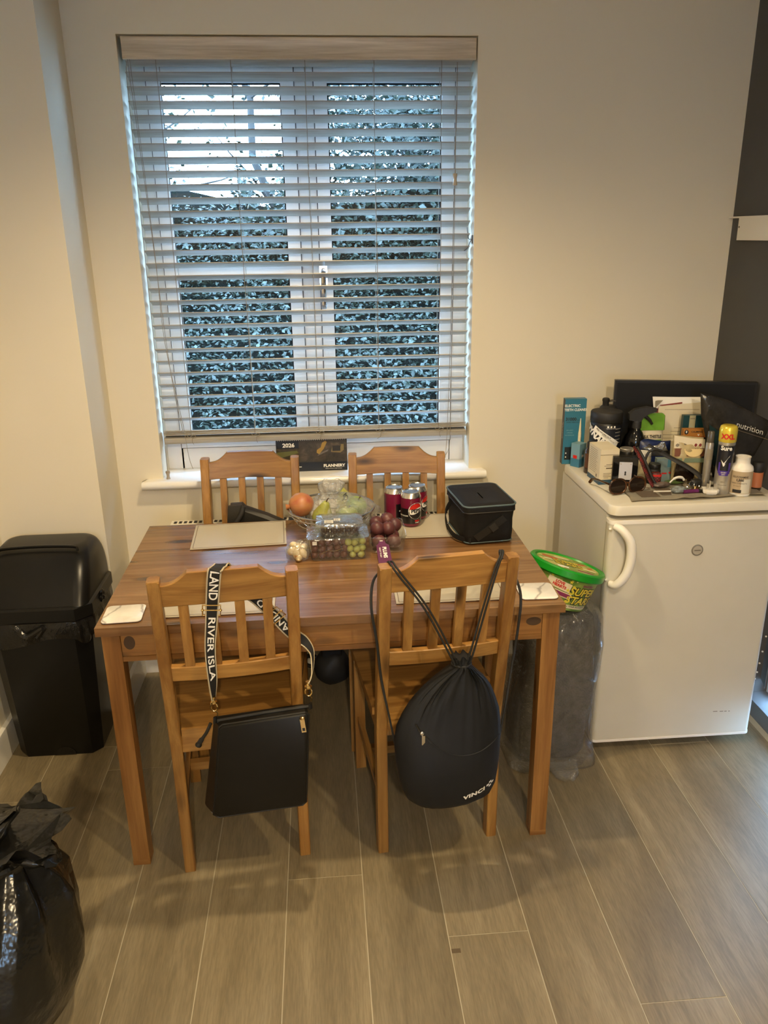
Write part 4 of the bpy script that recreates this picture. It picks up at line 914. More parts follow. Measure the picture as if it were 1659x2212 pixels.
def skin(name, stops, scale=9, rough=0.38, spots=None):
    t = NT(name); v = t.coord((1, 1, 1)); f = t.noise(v, scale, 4, 0.6, 0.5); c = t.ramp(f, stops)
    if spots: c = t.mix(c, spots, t.ramp(t.noise(v, 190, 2), [(0.62, (0, 0, 0, 1)), (0.70, (0.7, 0.7, 0.7, 1))]))
    t.link(c, t.b.inputs['Base Color']); t.set(t.b, Roughness=rough); t.bump(f, 0.05, 0.001); return t.m
POM = skin('pomegranate_skin', [(0.30, (0.44, 0.215, 0.070, 1)), (0.55, (0.41, 0.155, 0.060, 1)), (0.78, (0.34, 0.070, 0.050, 1))], 22, 0.42)
PEAR = skin('pear_skin', [(0.3, (0.20, 0.24, 0.045, 1)), (0.55, (0.36, 0.36, 0.085, 1)), (0.75, (0.45, 0.36, 0.10, 1))], 16, 0.4, (0.20, 0.13, 0.04, 1))
GAPP = skin('green_apple_skin', [(0.3, (0.16, 0.27, 0.035, 1)), (0.6, (0.28, 0.38, 0.06, 1)), (0.8, (0.36, 0.42, 0.10, 1))], 12, 0.3)
STEM = col('fruit_stem', 70, 52, 34, 0.8)
pm = thing('pomegranate', 'round orange red pomegranate on the left edge of the wire bowl', 'fruit', (-0.078, 2.415, TZ+0.055))
ob('body', ball(0.040, 3, (1, 1, 0.95), (0, 0, 0.039), 0.07, 2, 1.1), POM, pm, 60)
ob('crown', lat([(0.009, 0.0), (0.007, 0.006), (0.010, 0.012), (0.006, 0.012), (0.003, 0.004)], 10, (0, 0, 0)), POM, pm).matrix_local = Matrix.Translation((-0.037, -0.006, 0.036)) @ Matrix.Rotation(R(-95), 4, 'Y')
def fruit(name, label, cat, x, y, z, m, prof, rot, group):
    t = thing(name, label, cat, (x, y, z), 0, group, rot=tuple(R(a) for a in rot))
    ob('body', lat(prof, 24), m, t, 60); zt = prof[-1][1]
    ob('stem', tb(spline([(0, 0, zt-0.004), (0.002, 0, zt+0.006), (0.005, 0.001, zt+0.014)], 4), 0.0017, 6), STEM, t)
PP = [(0.004, 0), (0.016, 0.001), (0.026, 0.008), (0.0325, 0.022), (0.031, 0.038), (0.023, 0.055), (0.016, 0.068), (0.0125, 0.078), (0.008, 0.083), (0.002, 0.084)]
AP = [(0.004, 0.004), (0.014, 0.0), (0.026, 0.008), (0.034, 0.026), (0.034, 0.042), (0.027, 0.055), (0.014, 0.060), (0.004, 0.055)]
fruit('pear', 'pear in the clear bag beside the pomegranate', 'fruit', -0.020, 2.375, TZ+0.040, PEAR, PP, (12, 14, 0), 'fruit in the clear bag')
fruit('pear', 'pear low in the wire bowl under the bag', 'fruit', -0.030, 2.350, TZ+0.014, PEAR, PP, (70, 10, 40), 'fruit in the clear bag')
fruit('pear', 'pear near the middle of the wire bowl inside the bag', 'fruit', 0.035, 2.44, TZ+0.038, PEAR, PP, (30, 60, 20), 'fruit in the clear bag')
fruit('green_apple', 'bright green apple on the right side of the wire bowl', 'fruit', 0.088, 2.435, TZ+0.046, GAPP, AP, (10, 15, 0), 'fruit in the clear bag')
fruit('green_apple', 'green apple lower at the front right of the wire bowl', 'fruit', 0.065, 2.375, TZ+0.028, GAPP, AP, (-20, 5, 0), 'fruit in the clear bag')
fruit('pear', 'pear at the back of the wire bowl inside the bag', 'fruit', 0.075, 2.49, TZ+0.040, PEAR, PP, (-30, -20, 0), 'fruit in the clear bag')
def filmbag(name, label, loc, rings, seed, amp=0.08, cat='bag', m=None, n=96):
    out = []; rr2 = []
    for a_, b_ in zip(rings, rings[1:]):
        for k in range(4): rr2.append(tuple(p_+(q_-p_)*k/4 for p_, q_ in zip(a_, b_)))
    for z, rx, ry, cx, cy in rr2+[rings[-1]]:
        ring = []
        for i in range(n):
            a = 2*PI*i/n; k = 1+amp*(noise.noise(Vector((math.cos(a)*2.5, math.sin(a)*2.5, z*26+seed)))*1.4+0.5*math.sin(9*a+z*60+seed)+0.9*abs(noise.noise(Vector((math.cos(a)*9, math.sin(a)*9, z*90+seed)))))
            ring.append((cx+rx*k*math.cos(a), cy+ry*k*math.sin(a), z+0.006*noise.noise(Vector((a*2, seed, z*9)))))
        out.append(ring)
    return setp(ob(name, loft(B(), out, cap=False), m or FILM, None, 75, loc=loc), label, cat)
filmbag('clear_fruit_bag', 'clear plastic bag with a gathered top holding the pears and apples in the bowl', (0.025, 2.42, TZ),
        [(0.022, 0.072, 0.07, 0.01, -0.01), (0.045, 0.100, 0.092, 0.022, 0), (0.075, 0.102, 0.095, 0.028, 0), (0.098, 0.085, 0.080, 0.022, 0), (0.112, 0.055, 0.055, 0.0, 0), (0.122, 0.032, 0.034, -0.012, -0.005), (0.130, 0.024, 0.026, -0.014, -0.006), (0.142, 0.034, 0.030, -0.010, -0.004), (0.158, 0.040, 0.032, -0.008, -0.002), (0.168, 0.030, 0.022, -0.010, 0)], 4.2, 0.16, m=FILMW)
tg = setp(ob('wire_twist_tie', tb(spline([(0.052, 2.42, 0.842), (0.058, 2.415, 0.852), (0.064, 2.42, 0.862), (0.070, 2.42, 0.852), (0.062, 2.418, 0.846), (0.056, 2.42, 0.858), (0.066, 2.42, 0.868)], 5), 0.0014, 6), BLKM), 'short black twist tie on the clear fruit bag', 'twist tie')

# ------------------------------------------------------------------ punnets
def punnet(name, label, x, y, z, w, d, h, rz, flare=0.014, rimw=0.008, m=CLEARP, cat='punnet'):
    t = thing(name, label, cat, (x, y, z), rz)
    rg = [[(a, b, zz) for a, b in rrect(w+fl, d+fl, 0.016, 5)] for zz, fl in ((0.0, -0.006), (0.002, 0.0), (h*0.5, flare*0.5), (h-0.002, flare))]
    bm = loft(B(), rg, cap=False); bm.faces.new([bm.verts.new(p) for p in rg[0][::-1]])
    ob('tray', bm, m, t, 50)
    ob('rim', loft(B(), [[(a, b, h) for a, b in rrect(w+flare, d+flare, 0.017, 5)], [(a, b, h+0.001) for a, b in rrect(w+flare+rimw, d+flare+rimw, 0.018, 5)], [(a, b, h-0.002) for a, b in rrect(w+flare+rimw*1.3, d+flare+rimw*1.3, 0.018, 5)]], cap=False), m, t, 40)
    return t
gp = punnet('grape_punnet', 'clear plastic punnet of red and green grapes at the front of the fruit', 0.030, 2.216, T0, 0.160, 0.100, 0.071, 0.8)
ob('film_lid', loft(B(), [[(a*k, b*k, z) for a, b in rrect(0.182, 0.122, 0.018, 5)] for z, k in ((0.0722, 1.0), (0.0726, 0.98), (0.0716, 0.5), (0.0706, 0.05))]), LIDP, gp, 60)
RG = skin('red_grape_skin', [(0.3, (0.055, 0.016, 0.018, 1)), (0.6, (0.115, 0.035, 0.026, 1)), (0.8, (0.17, 0.060, 0.035, 1))], 30, 0.35)
GG = skin('green_grape_skin', [(0.3, (0.36, 0.39, 0.10, 1)), (0.6, (0.45, 0.46, 0.14, 1)), (0.8, (0.52, 0.50, 0.19, 1))], 30, 0.3)
gproto = {}
def grape(x, y, z, kind, label, group):
    if kind not in gproto:
        me = bpy.data.meshes.new('grape'); bm = ball(1.0, 2); bmesh.ops.recalc_face_normals(bm, faces=bm.faces); bm.to_mesh(me); bm.free(); me.materials.append(kind); me.polygons.foreach_set('use_smooth', [True]*len(me.polygons)); gproto[kind] = me
    o = bpy.data.objects.new('grape', gproto[kind]); COL.objects.link(o); o.location = (x, y, z); r = random.uniform(0.0102, 0.0118) if kind in (RG, GG) else 0.0065
    o.scale = (r, r, r*random.uniform(1.0, 1.15)); o.rotation_euler = (random.uniform(-1, 1), random.uniform(-1, 1), 0); return setp(o, label, 'fruit', group)
for row in range(3):
    for i in range(5):
        for j in range(3):
            grape(-0.040+0.0215*i+random.uniform(-.002, .002)+(0.004 if row % 2 else 0), 2.183+0.027*j+random.uniform(-.002, .002), T0+0.0135+0.0195*row+random.uniform(-.0015, .0015), RG, 'dark red grape in the left part of the clear grape punnet', 'red grapes in the punnet')
for (x, z), wh in zip(((0.0725, 0.0125), (0.0975, 0.0125), (0.0655, 0.032), (0.0845, 0.0285), (0.1015, 0.033), (0.0785, 0.050), (0.1015, 0.0535), (0.0600, 0.052)), ('in the bottom row, left', 'in the bottom row, right', 'in the second row, left', 'in the second row, middle', 'in the second row, right', 'in the top row, middle', 'in the top row, right', 'top row, beside the red ones')):
    grape(x, 2.1785, T0+z, GG, 'pale green grape at the front of the punnet, '+wh, 'green grapes in the punnet')
for x, y, z in ((0.075, 2.205, 0.014), (0.099, 2.205, 0.02), (0.085, 2.206, 0.042), (0.07, 2.235, 0.014), (0.095, 2.235, 0.016), (0.08, 2.235, 0.04), (0.10, 2.228, 0.045)):
    grape(x, y, T0+z, GG, 'pale green grape further back in the grape punnet', 'green grapes behind the front row')
setp(ob('grape_stalk', tb(spline([(-0.02, 2.172, T0+0.02), (0.0, 2.170, T0+0.03), (0.02, 2.171, T0+0.028), (0.045, 2.172, T0+0.035)], 5), 0.001, 5), col('grape_stalk_brown', 120, 92, 52, 0.8)), 'thin brown grape stalk among the red grapes', 'stalk')
bp = punnet('berry_punnet', 'clear lidded punnet of dark berries stacked on the grapes', 0.036, 2.205, T0+0.0735, 0.112, 0.078, 0.033, -1.0, 0.012, 0.006)
lidp = ob('lid', loft(B(), [[(a*k, b*k, z) for a, b in rrect(0.138, 0.100, 0.02, 6)] for z, k in ((0.0335, 1.0), (0.040, 1.0), (0.0425, 0.96), (0.0430, 0.60), (0.0432, 0.1))]), LIDP, bp, 50)
LBL = col('paper_label', 205, 202, 190, 0.6)
for a, b, ww, hh in ((-0.030, -0.026, 0.026, 0.026), (-0.006, -0.010, 0.019, 0.02)):
    l_ = ob('price_label', bx(a-ww/2, a+ww/2, b-hh/2, b+hh/2, 0.0435, 0.0438), LBL, lidp)
    bm = B(); q = 0
    while q < ww-0.008:
        box(bm, a-ww/2+0.003+q, a-ww/2+0.003+q+random.choice((0.0006, 0.0012)), b-hh/2+0.002, b-hh/2+0.009, 0.0438, 0.0440); q += 0.0022
    ob('bar_code', bm, PRINTK, l_)
    ob('print', bx(a-ww/2+0.003, a+ww/2-0.006, b+0.004, b+0.006, 0.0438, 0.0440), PRINTK, l_)
BB = skin('dark_berry_skin', [(0.3, (0.010, 0.010, 0.014, 1)), (0.7, (0.03, 0.028, 0.04, 1))], 30, 0.5)
for i in range(8):
    for j in range(5):
        for k in range(2):
            grape(-0.012+0.0138*i+random.uniform(-.001, .001), 2.176+0.0142*j+random.uniform(-.001, .001), T0+0.0735+0.0088+0.0125*k, BB, 'small dark berry in the lidded punnet on the grapes', 'berries in the top punnet').name = 'berry'
gl_ = ob('price_label', bx(-0.075, -0.062, -0.0605, -0.0602, 0.055, 0.066), LBL, gp)
pp_ = punnet('plum_punnet', 'open clear plastic punnet of dark plums with a purple paper tag', 0.178, 2.281, T0, 0.100, 0.150, 0.054, 0.0, 0.012, 0.006)
PLUM = skin('plum_skin', [(0.3, (0.060, 0.017, 0.024, 1)), (0.55, (0.105, 0.033, 0.035, 1)), (0.75, (0.155, 0.052, 0.048, 1))], 14, 0.42)
for i, (x, y, z) in enumerate(((0.155, 2.237, 0.0255), (0.200, 2.237, 0.0255), (0.155, 2.283, 0.0255), (0.200, 2.283, 0.0255), (0.156, 2.330, 0.0255), (0.201, 2.330, 0.0255), (0.152, 2.262, 0.060), (0.186, 2.268, 0.0565), (0.208, 2.300, 0.055), (0.152, 2.306, 0.062), (0.187, 2.325, 0.065))):
    t = thing('plum', 'dark red plum %s of the plum punnet' % ('low in the front left corner', 'low in the front right corner', 'low in the middle of the left side', 'low in the middle of the right side', 'low in the back left corner', 'low in the back right corner', 'on top, nearest the front left', 'on top, lighter skinned, front middle', 'on top, against the right wall', 'on top, back left of the heap', 'on top, highest, back right of the heap')[i], 'fruit', (x, y, T0+z-0.0215), random.uniform(0, 360), 'plums in the lower layer' if i < 6 else 'plums on top')
    ob('body', ball(0.0218, 3, (1, 0.97, 1), (0, 0, 0.0215), 0.04, i, 1.5), PLUM, t, 60)
    ob('stem_dimple', ball(0.003, 1, (1, 1, 0.5), (0, 0, 0.0432)), STEM, t)
TAG = col('tag_purple', 92, 30, 78, 0.5)
tag = setp(thing('paper_tag', 'purple paper tag printed PLUMS hanging from the plum punnet', 'tag', (0.160, 2.203, TZ+0.044), 0), None, None)
tagd = Vector((0.03, -0.80, -0.33)).normalized(); tagx = Vector((1, 0.03, 0)).normalized(); tagn = tagx.cross(tagd).normalized()
ol = [(-0.008, 0.0), (0.008, 0.0), (0.010, 0.012), (0.020, 0.022), (0.021, 0.112), (-0.019, 0.112), (-0.018, 0.022), (-0.010, 0.012)]
ob('card', pr(ol, lambda a, b, t: tagx*a+tagd*b+tagn*t, 0, 0.0006), TAG, tag)
tf = lambda x, y: tagx*(0.004+y)+tagd*(0.052+x)+tagn*(-0.0006)
tfu = lambda x, y: tagx*(0.004+y)+tagd*(0.052+x)+tagn*(-0.0006)
text('PLUMS', 0.0155, PRINTW, tag, tfu, 0.04); text('READY TO EAT', 0.006, PRINTW, tag, lambda x, y: tfu(x, y-0.013), 0.02)
ob('fold_print', pr([(-0.006, 0.002), (0.003, 0.002), (0.003, 0.005), (-0.006, 0.005)], lambda a, b, t: tagx*a+tagd*b+tagn*t, -0.0008, -0.0004), PRINTW, tag)

# garlic in a small clear bag
gb = filmbag('garlic_bag', 'small clear bag of peeled garlic cloves at the front left of the fruit', (-0.088, 2.190, T0),
             [(0.001, 0.020, 0.018, 0, 0), (0.010, 0.032, 0.028, 0, 0), (0.026, 0.036, 0.030, 0, 0), (0.042, 0.030, 0.024, 0.002, 0), (0.052, 0.018, 0.014, 0.012, 0.004), (0.056, 0.010, 0.008, 0.018, 0.006)], 1.3, 0.10)
CLOVE = skin('garlic_clove', [(0.3, (0.66, 0.52, 0.30, 1)), (0.6, (0.74, 0.64, 0.42, 1)), (0.8, (0.80, 0.72, 0.52, 1))], 40, 0.45)
CLOVO = skin('clove_orange_end', [(0.3, (0.62, 0.25, 0.05, 1)), (0.7, (0.68, 0.34, 0.09, 1))], 40, 0.5)
for i, (x, y, z, rx, ry) in enumerate(((-0.106, 2.186, 0.028, 30, 40), (-0.092, 2.178, 0.022, 10, 8), (-0.074, 2.182, 0.024, -25, -30), (-0.088, 2.190, 0.040, 80, 20), (-0.070, 2.194, 0.036, 60, -50), (-0.100, 2.196, 0.042, 60, 60), (-0.086, 2.176, 0.010, 90, 10))):
    t = thing('garlic_clove', 'peeled pale garlic clove in the small clear bag, '+('left side', 'front middle, orange tipped', 'right side', 'top middle, orange tipped', 'back right', 'back left', 'lowest at the front, orange tipped')[i], 'garlic', (x, y, T0+z), 0, 'garlic cloves in the clear bag', rot=(R(rx), R(ry), 0))
    ob('body', lat([(0.001, -0.019), (0.007, -0.0145), (0.0112, -0.005), (0.0106, 0.005), (0.006, 0.0145), (0.001, 0.0205)], 12), CLOVE, t, 60)
    if i in (1, 3, 6): ob('orange_patch', ball(0.0072, 2, (1, 0.8, 0.9), (0.0, -0.0060, -0.003)), CLOVO, t)

# ------------------------------------------------------------------ dark jacket folded on the back left chair
JK = plain('jacket_leather', (0.020, 0.019, 0.017, 1), 0.45, var=0.15, vscale=10, bump=0.3, bscale=40, bdist=0.002)
jk = thing('folded_jacket', 'dark folded leather jacket standing on the seat of the back left chair', 'jacket', (-0.23, 2.60, 0.4515), -1.8)
jl = [(-0.115, 0.0), (-0.114, 0.20), (-0.106, 0.262), (-0.094, 0.336), (-0.055, 0.338), (-0.045, 0.326), (0.03, 0.297), (0.09, 0.268), (0.108, 0.262), (0.114, 0.20), (0.116, 0.0)]
ob('body', loft(B(), [[(a*k, y+0.03*max(0, -a)*1.0, b*kb) for a, b in jl] for y, k, kb in ((-0.030, 0.93, 0.96), (-0.022, 0.985, 0.995), (0.0, 1, 1), (0.014, 0.985, 0.99), (0.020, 0.94, 0.96))]), JK, jk, 35, bevel=0.004)
ob('flap', loft(B(), [[(a, y, b) for a, b in ((-0.112, 0.205), (-0.096, 0.340), (-0.050, 0.344), (-0.047, 0.333), (-0.066, 0.300), (-0.092, 0.255))] for y in (-0.048, -0.034)]), JK, jk, 30, bevel=0.004)
ob('collar', tb(spline([(-0.046, -0.044, 0.338), (-0.055, -0.050, 0.310), (-0.085, -0.052, 0.262), (-0.108, -0.050, 0.222)], 6), 0.009, 10), BLKM, jk)
ob('sleeve', tb(spline([(0.09, -0.02, 0.245), (0.12, -0.015, 0.268), (0.15, -0.01, 0.272), (0.175, 0.0, 0.258), (0.185, 0.0, 0.20)], 6), [0.018]*12+[0.02]*13, 12), JK, jk, 60)

# ------------------------------------------------------------------ sweets bucket on the wrapped pack
GRN, TUBG = col('bucket_lid_green', 26, 140, 34, 0.32), None
def bucketprint(name, seed, base):
    t = NT(name); v = t.coord((1, 1, 1), False); n1 = t.noise(v, 60, 2, 0.5); n2 = t.noise(v, 22, 2, 0.5)
    c = t.ramp(n2, [(0.38, base[0]), (0.6, base[1])]); sp = t.ramp(n1, [(0.64, (0, 0, 0, 1)), (0.68, (1, 1, 1, 1))])
    t.link(t.mix(c, base[2], sp), t.b.inputs['Base Color']); t.set(t.b, Roughness=0.35); return t.m
TUBG = bucketprint('bucket_print', 1, (hexc(84, 118, 42), hexc(132, 158, 70), hexc(206, 200, 120)))
LIDG = bucketprint('bucket_lid_print', 2, (hexc(122, 140, 62), hexc(184, 184, 104), hexc(226, 214, 150)))
bk = thing('sweets_bucket', 'green lidded sweets bucket tilted on the plastic wrapped pack by the fridge', 'bucket', (0.700, 2.205, 0.5585), rot=(R(-7), R(17), R(-2)))
r0, r1, hB = 0.086, 0.112, 0.122
ob('body', lat([(r0-0.004, 0), (r0, 0.002), (r1-0.003, hB-0.012), (r1, hB-0.006)], 48), TUBG, bk, 40)
lb = ob('lid', lat([(r1+0.003, hB-0.020), (r1+0.0065, hB-0.016), (r1+0.0065, hB+0.002), (r1+0.003, hB+0.006), (r1-0.008, hB+0.006), (r1-0.011, hB+0.001), (0.002, hB+0.001)], 56), GRN, bk, 40)
ob('lid_label', lat([(0.001, hB+0.0013), (r1-0.014, hB+0.0013), (r1-0.014, hB+0.0017), (0.001, hB+0.0017)], 48), LIDG, lb)
ob('pull_tab', bx(-r1-0.020, -r1-0.004, -0.006, 0.006, hB-0.012, hB-0.008), GRN, lb, bevel=0.002)
YEL, NAVY, PINK, CRM = col('print_yellow', 214, 196, 60, 0.4), col('print_navy', 26, 30, 40, 0.4), col('print_magenta', 128, 44, 86, 0.4), col('print_cream', 226, 214, 180, 0.45)
def bcone(a0, z0, k=0.0008, tilt=0.0):
    def f(x, y):
        X = x*math.cos(tilt)-y*math.sin(tilt); Y = x*math.sin(tilt)+y*math.cos(tilt); z = z0+Y; rr = r0+(r1-r0)*z/hB+k; a = a0+X/rr
        return Vector((rr*math.sin(a), -rr*math.cos(a), z))
    return f
def cpatch(f, w, h, nx=10, ny=3):
    bm = B(); V = [[bm.verts.new(f(-w/2+w*i/nx, -h/2+h*j/ny)) for i in range(nx+1)] for j in range(ny+1)]
    for j in range(ny):
        for i in range(nx): bm.faces.new((V[j][i], V[j][i+1], V[j+1][i+1], V[j+1][i]))
    return bm
ar = 0.42
for s_, z_, sz in (('SUPER', 0.066, 0.034), ('STARS', 0.037, 0.034)):
    text(s_, sz*1.0, NAVY, bk, bcone(ar, z_, 0.0006), 0.10, shear=0.12, sx=1.02); text(s_, sz, YEL, bk, bcone(ar, z_, 0.0012), 0.03, shear=0.12, sx=1.05)
text('SWIZZELS', 0.0095, PINK, bk, bcone(ar+0.06, 0.089, 0.0010), 0.05); text('ALL YOUR FAVOURITES', 0.0075, NAVY, bk, bcone(ar-0.04, 0.016, 0.0010), 0.03)
ob('print', cpatch(bcone(ar-0.02, 0.015, 0.0006), 0.098, 0.011), CRM, bk)
ob('print', cpatch(bcone(-0.42, 0.077, 0.0007, R(-8)), 0.075, 0.028), CRM, bk); text('LOVE', 0.012, RED, bk, bcone(-0.40, 0.0835, 0.0013, R(-8)), 0.05); text('HEARTS', 0.012, RED, bk, bcone(-0.40, 0.0725, 0.0013, R(-8)), 0.05)
ob('print', cpatch(bcone(-0.36, 0.050, 0.0007, R(-6)), 0.078, 0.018), CRM, bk); ob('print', cpatch(bcone(-0.36, 0.050, 0.0012, R(-6)), 0.070, 0.012), PINK, bk)
def star(bm, f, r):
    bm.faces.new([bm.verts.new(f(r*(1 if i % 2 == 0 else 0.45)*math.sin(PI*i/5), r*(1 if i % 2 == 0 else 0.45)*math.cos(PI*i/5))) for i in range(10)])
bm = B()
for a, z in ((-0.66, 0.10), (-0.10, 0.094), (-0.05, 0.030), (0.02, 0.080), (-0.12, 0.066), (-0.3, 0.024), (-0.75, 0.07)): star(bm, bcone(a, z, 0.0009), 0.007)
ob('print_star', bm, YEL, bk)
for x, y, w_, h_, m_, an in ((-0.045, 0.045, 0.05, 0.014, RED, -18), (-0.058, 0.012, 0.034, 0.012, CRM, 0), (0.045, 0.03, 0.05, 0.012, RED, 12), (0.06, -0.02, 0.05, 0.012, CRM, -10), (-0.03, -0.05, 0.035, 0.016, PRINTW, -6), (0.04, -0.06, 0.05, 0.012, PINK, -14), (0.075, 0.005, 0.02, 0.01, RED, 30), (0.0, 0.066, 0.05, 0.012, CRM, 0)):
    ob('print', bx(-w_/2, w_/2, -h_/2, h_/2, 0, 0.0003), m_, lb).matrix_local = Matrix.Translation((x, y, hB+0.0018)) @ Matrix.Rotation(R(an), 4, 'Z')
for s_, yy in (('SUPER', 0.016), ('STARS', -0.014)): text(s_, 0.032, YEL, lb, (lambda x, y, yy=yy: Vector((x, yy+y, hB+0.0026))), 0.04); text(s_, 0.032, NAVY, lb, (lambda x, y, yy=yy: Vector((x, yy+y, hB+0.0023))), 0.10)
# wrapped grey pack
FUR = plain('grey_plush', (0.052, 0.047, 0.042, 1), 0.95, var=0.5, vscale=38, bump=0.9, bscale=150, bdist=0.006)
pk = thing('wrapped_pack', 'grey plush bundle in clear plastic wrap standing on the floor between table and fridge', 'package', (0.700, 2.235, 0), 4)
def blob(w0, d0, amp, seed, zs, n=60):
    rg = []
    for z, k, kd, lx in zs:
        ring = []
        for i, (x, y) in enumerate(rrect(w0*k, d0*kd, 0.05, n//4-1)):
            q = noise.noise(Vector((x*12+seed, y*12, z*10))); ring.append((x*(1+amp*q)+lx, y*(1+amp*q), z+amp*0.08*noise.noise(Vector((x*20, y*20, seed)))))
        rg.append(ring)
    return loft(B(), rg)
ob('plush_bundle', blob(0.235, 0.20, 0.10, 2, ((0.012, 0.86, 0.8, 0), (0.03, 0.98, 0.95, 0), (0.12, 1.03, 1, 0), (0.25, 0.98, 1, 0.012), (0.38, 0.97, 0.98, 0.016), (0.46, 0.94, 0.95, 0.018), (0.508, 0.86, 0.85, 0.020), (0.528, 0.66, 0.6, 0.020))), FUR, pk, 70)
wr = ob('plastic_wrap', blob(0.256, 0.235, 0.12, 7, ((0.001, 1.06, 1.06, 0), (0.008, 1.12, 1.1, 0), (0.03, 1.07, 1.04, 0), (0.12, 1.04, 1, 0), (0.25, 0.98, 1, 0.012), (0.30, 0.985, 0.99, 0.013), (0.34, 1.0, 1.0, 0.014), (0.38, 0.98, 0.98, 0.016), (0.43, 0.99, 0.98, 0.017), (0.47, 0.96, 0.95, 0.018), (0.51, 0.94, 0.92, 0.020), (0.535, 0.85, 0.82, 0.020), (0.553, 0.70, 0.66, 0.020))), WRAPF, pk, 75)
ob('wrap_tail', loft(B(), [[(0.02+0.05*math.cos(a)*k, -0.125-0.05*t, 0.004+0.03*(0.5+0.5*math.sin(a))*k+0.006*math.sin(3*a)) for a in [2*PI*i/20 for i in range(20)]] for t, k in ((0, 1.0), (0.5, 0.85), (1.0, 0.75), (1.3, 0.3))]), WRAPF, pk, 75)
# something round and black on the floor under the table
bb = thing('round_black_bag', 'round black bag on the floor under the table against the wall side', 'bag', (0.0, 2.72, 0))
ob('body', ball(0.075, 3, (0.95, 0.85, 1.0), (0, 0, 0.073), 0.12, 5, 1.3), BLKM, bb, 60)
ob('top_flap', loft(B(), [[(x, y, z) for x, y in rrect(w_, 0.06, 0.01, 3)] for z, w_ in ((0.13, 0.08), (0.17, 0.09), (0.215, 0.105), (0.22, 0.10))]), BLKM, bb, 40)
ob('carry_loop', tb(spline([(-0.06, 0, 0.07), (-0.10, 0.0, 0.085), (-0.095, 0.0, 0.12), (-0.06, 0, 0.115)], 6), 0.008, 8), BLKM, bb)
# ------------------------------------------------------------------ things on top of the fridge
Z0 = FZ+0.0005
def boxy(name, w, d, h, m, par, bev=0.0012): return ob(name, bx(-w/2, w/2, -d/2, d/2, 0, h), m, par, bevel=bev, seg=1)
# electric teeth cleaner box
TEAL = col('box_teal_blue', 46, 112, 136, 0.4)
tc = thing('teeth_cleaner_box', 'tall blue electric teeth cleaner box at the back left corner of the fridge', 'box', (0.874, 2.672, Z0), -3)
boxy('carton', 0.074, 0.028, 0.232, TEAL, tc)
ob('spine_print', quad(B(), (-0.0374, -0.0135, 0.001), (-0.0374, 0.0135, 0.001), (-0.0374, 0.0135, 0.231), (-0.0374, -0.0135, 0.231)), col('spine_dark', 30, 28, 30, 0.45), tc)
f = front(0, -0.0145, 0)
text('ELECTRIC', 0.0125, PRINTW, tc, lambda x, y: f(x-0.011, y+0.208), 0.02); text('TEETH CLEANER', 0.0125, PRINTW, tc, lambda x, y: f(x+0.001, y+0.194), 0.02, sx=0.86)
text('31000', 0.015, PRINTK, tc, lambda x, y: f(x-0.014, y+0.161), 0.03); text('/min', 0.007, PRINTK, tc, lambda x, y: f(x+0.011, y+0.158), 0.0); text('SONIC VIBRATION', 0.0055, PRINTK, tc, lambda x, y: f(x-0.006, y+0.150))
for k, s_ in enumerate(('LED LIGHT', '3 MODES', 'WATERPROOF')): text(s_, 0.005, col('print_dim', 130, 170, 176, 0.5) if k == 0 else bpy.data.materials['print_dim'], tc, lambda x, y, k=k: f(x-0.016, y+0.122-0.009*k))
ob('print', rpatch(-0.03, -0.004, 0.016, 0.062, -0.0146), col('panel_dark', 24, 34, 40, 0.4), tc)
for z in (0.024, 0.038): ob('print', rpatch(-0.027, -0.023, z, z+0.004, -0.0150), PRINTW, tc)
text('TEETH CLEANER', 0.008, PRINTW, tc, lambda x, y: Vector((-0.0378, -y, 0.12-x)), 0.0)
ob('tool_picture', lat([(0.0045, 0), (0.0055, 0.004), (0.0055, 0.045), (0.0042, 0.055), (0.003, 0.075), (0.001, 0.098)], 12, (0.020, -0.0140, 0.066)), CRM, tc).scale = (1, 1, 1)
ob('tool_button', rpatch(0.0175, 0.0225, 0.070, 0.080, -0.0200), PRINTK, tc)
# small pale blue box
LB = col('box_pale_blue', 112, 152, 168, 0.42)
sb = thing('small_carton', 'small pale blue carton standing in front of the teeth cleaner box', 'box', (0.885, 2.632, Z0), 36)
boxy('carton', 0.037, 0.036, 0.083, LB, sb)
ob('print', bx(-0.0187, 0.0187, -0.0182, 0.0182, 0.001, 0.030), col('box_mid_blue', 62, 118, 146, 0.42), sb)
ob('print', rpatch(-0.006, 0.006, 0.036, 0.044, -0.0186), PRINTW, sb); ob('print', quad(B(), (-0.0189, 0.008, 0.03), (-0.0189, -0.008, 0.03), (-0.0189, -0.008, 0.042), (-0.0189, 0.008, 0.042)), RED, sb)
# supplement tub
tubm = col('tub_black', 20, 20, 22, 0.42); NV = col('tub_label_blue_black', 24, 28, 38, 0.4)
tu = thing('supplement_tub', 'black supplement tub with a white diagonal label band', 'tub', (0.960, 2.590, Z0), -14)
ob('body', lat([(0.050, 0), (0.052, 0.003), (0.052, 0.165), (0.050, 0.168)], 44), tubm, tu, 50)
ob('lid', lat([(0.0515, 0.168), (0.0535, 0.170), (0.0535, 0.199), (0.051, 0.203), (0.001, 0.2035)], 44), BLKM, tu, 50)
ob('label', cylpatch(B(), 0.0524, -1.6, 1.6, 0.012, 0.160, 30), NV, tu, 60)
def dia(a, z, k=0.0008, ang=R(-33)):
    def g(x, y):
        X = x*math.cos(ang)-y*math.sin(ang); Y = x*math.sin(ang)+y*math.cos(ang); r = 0.0524+k; al = a+X/r
        return Vector((r*math.sin(al), -r*math.cos(al), z+Y))
    return g
ob('label_band', cpatch(dia(-0.05, 0.124), 0.105, 0.019, 16, 2), PRINTW, tu)
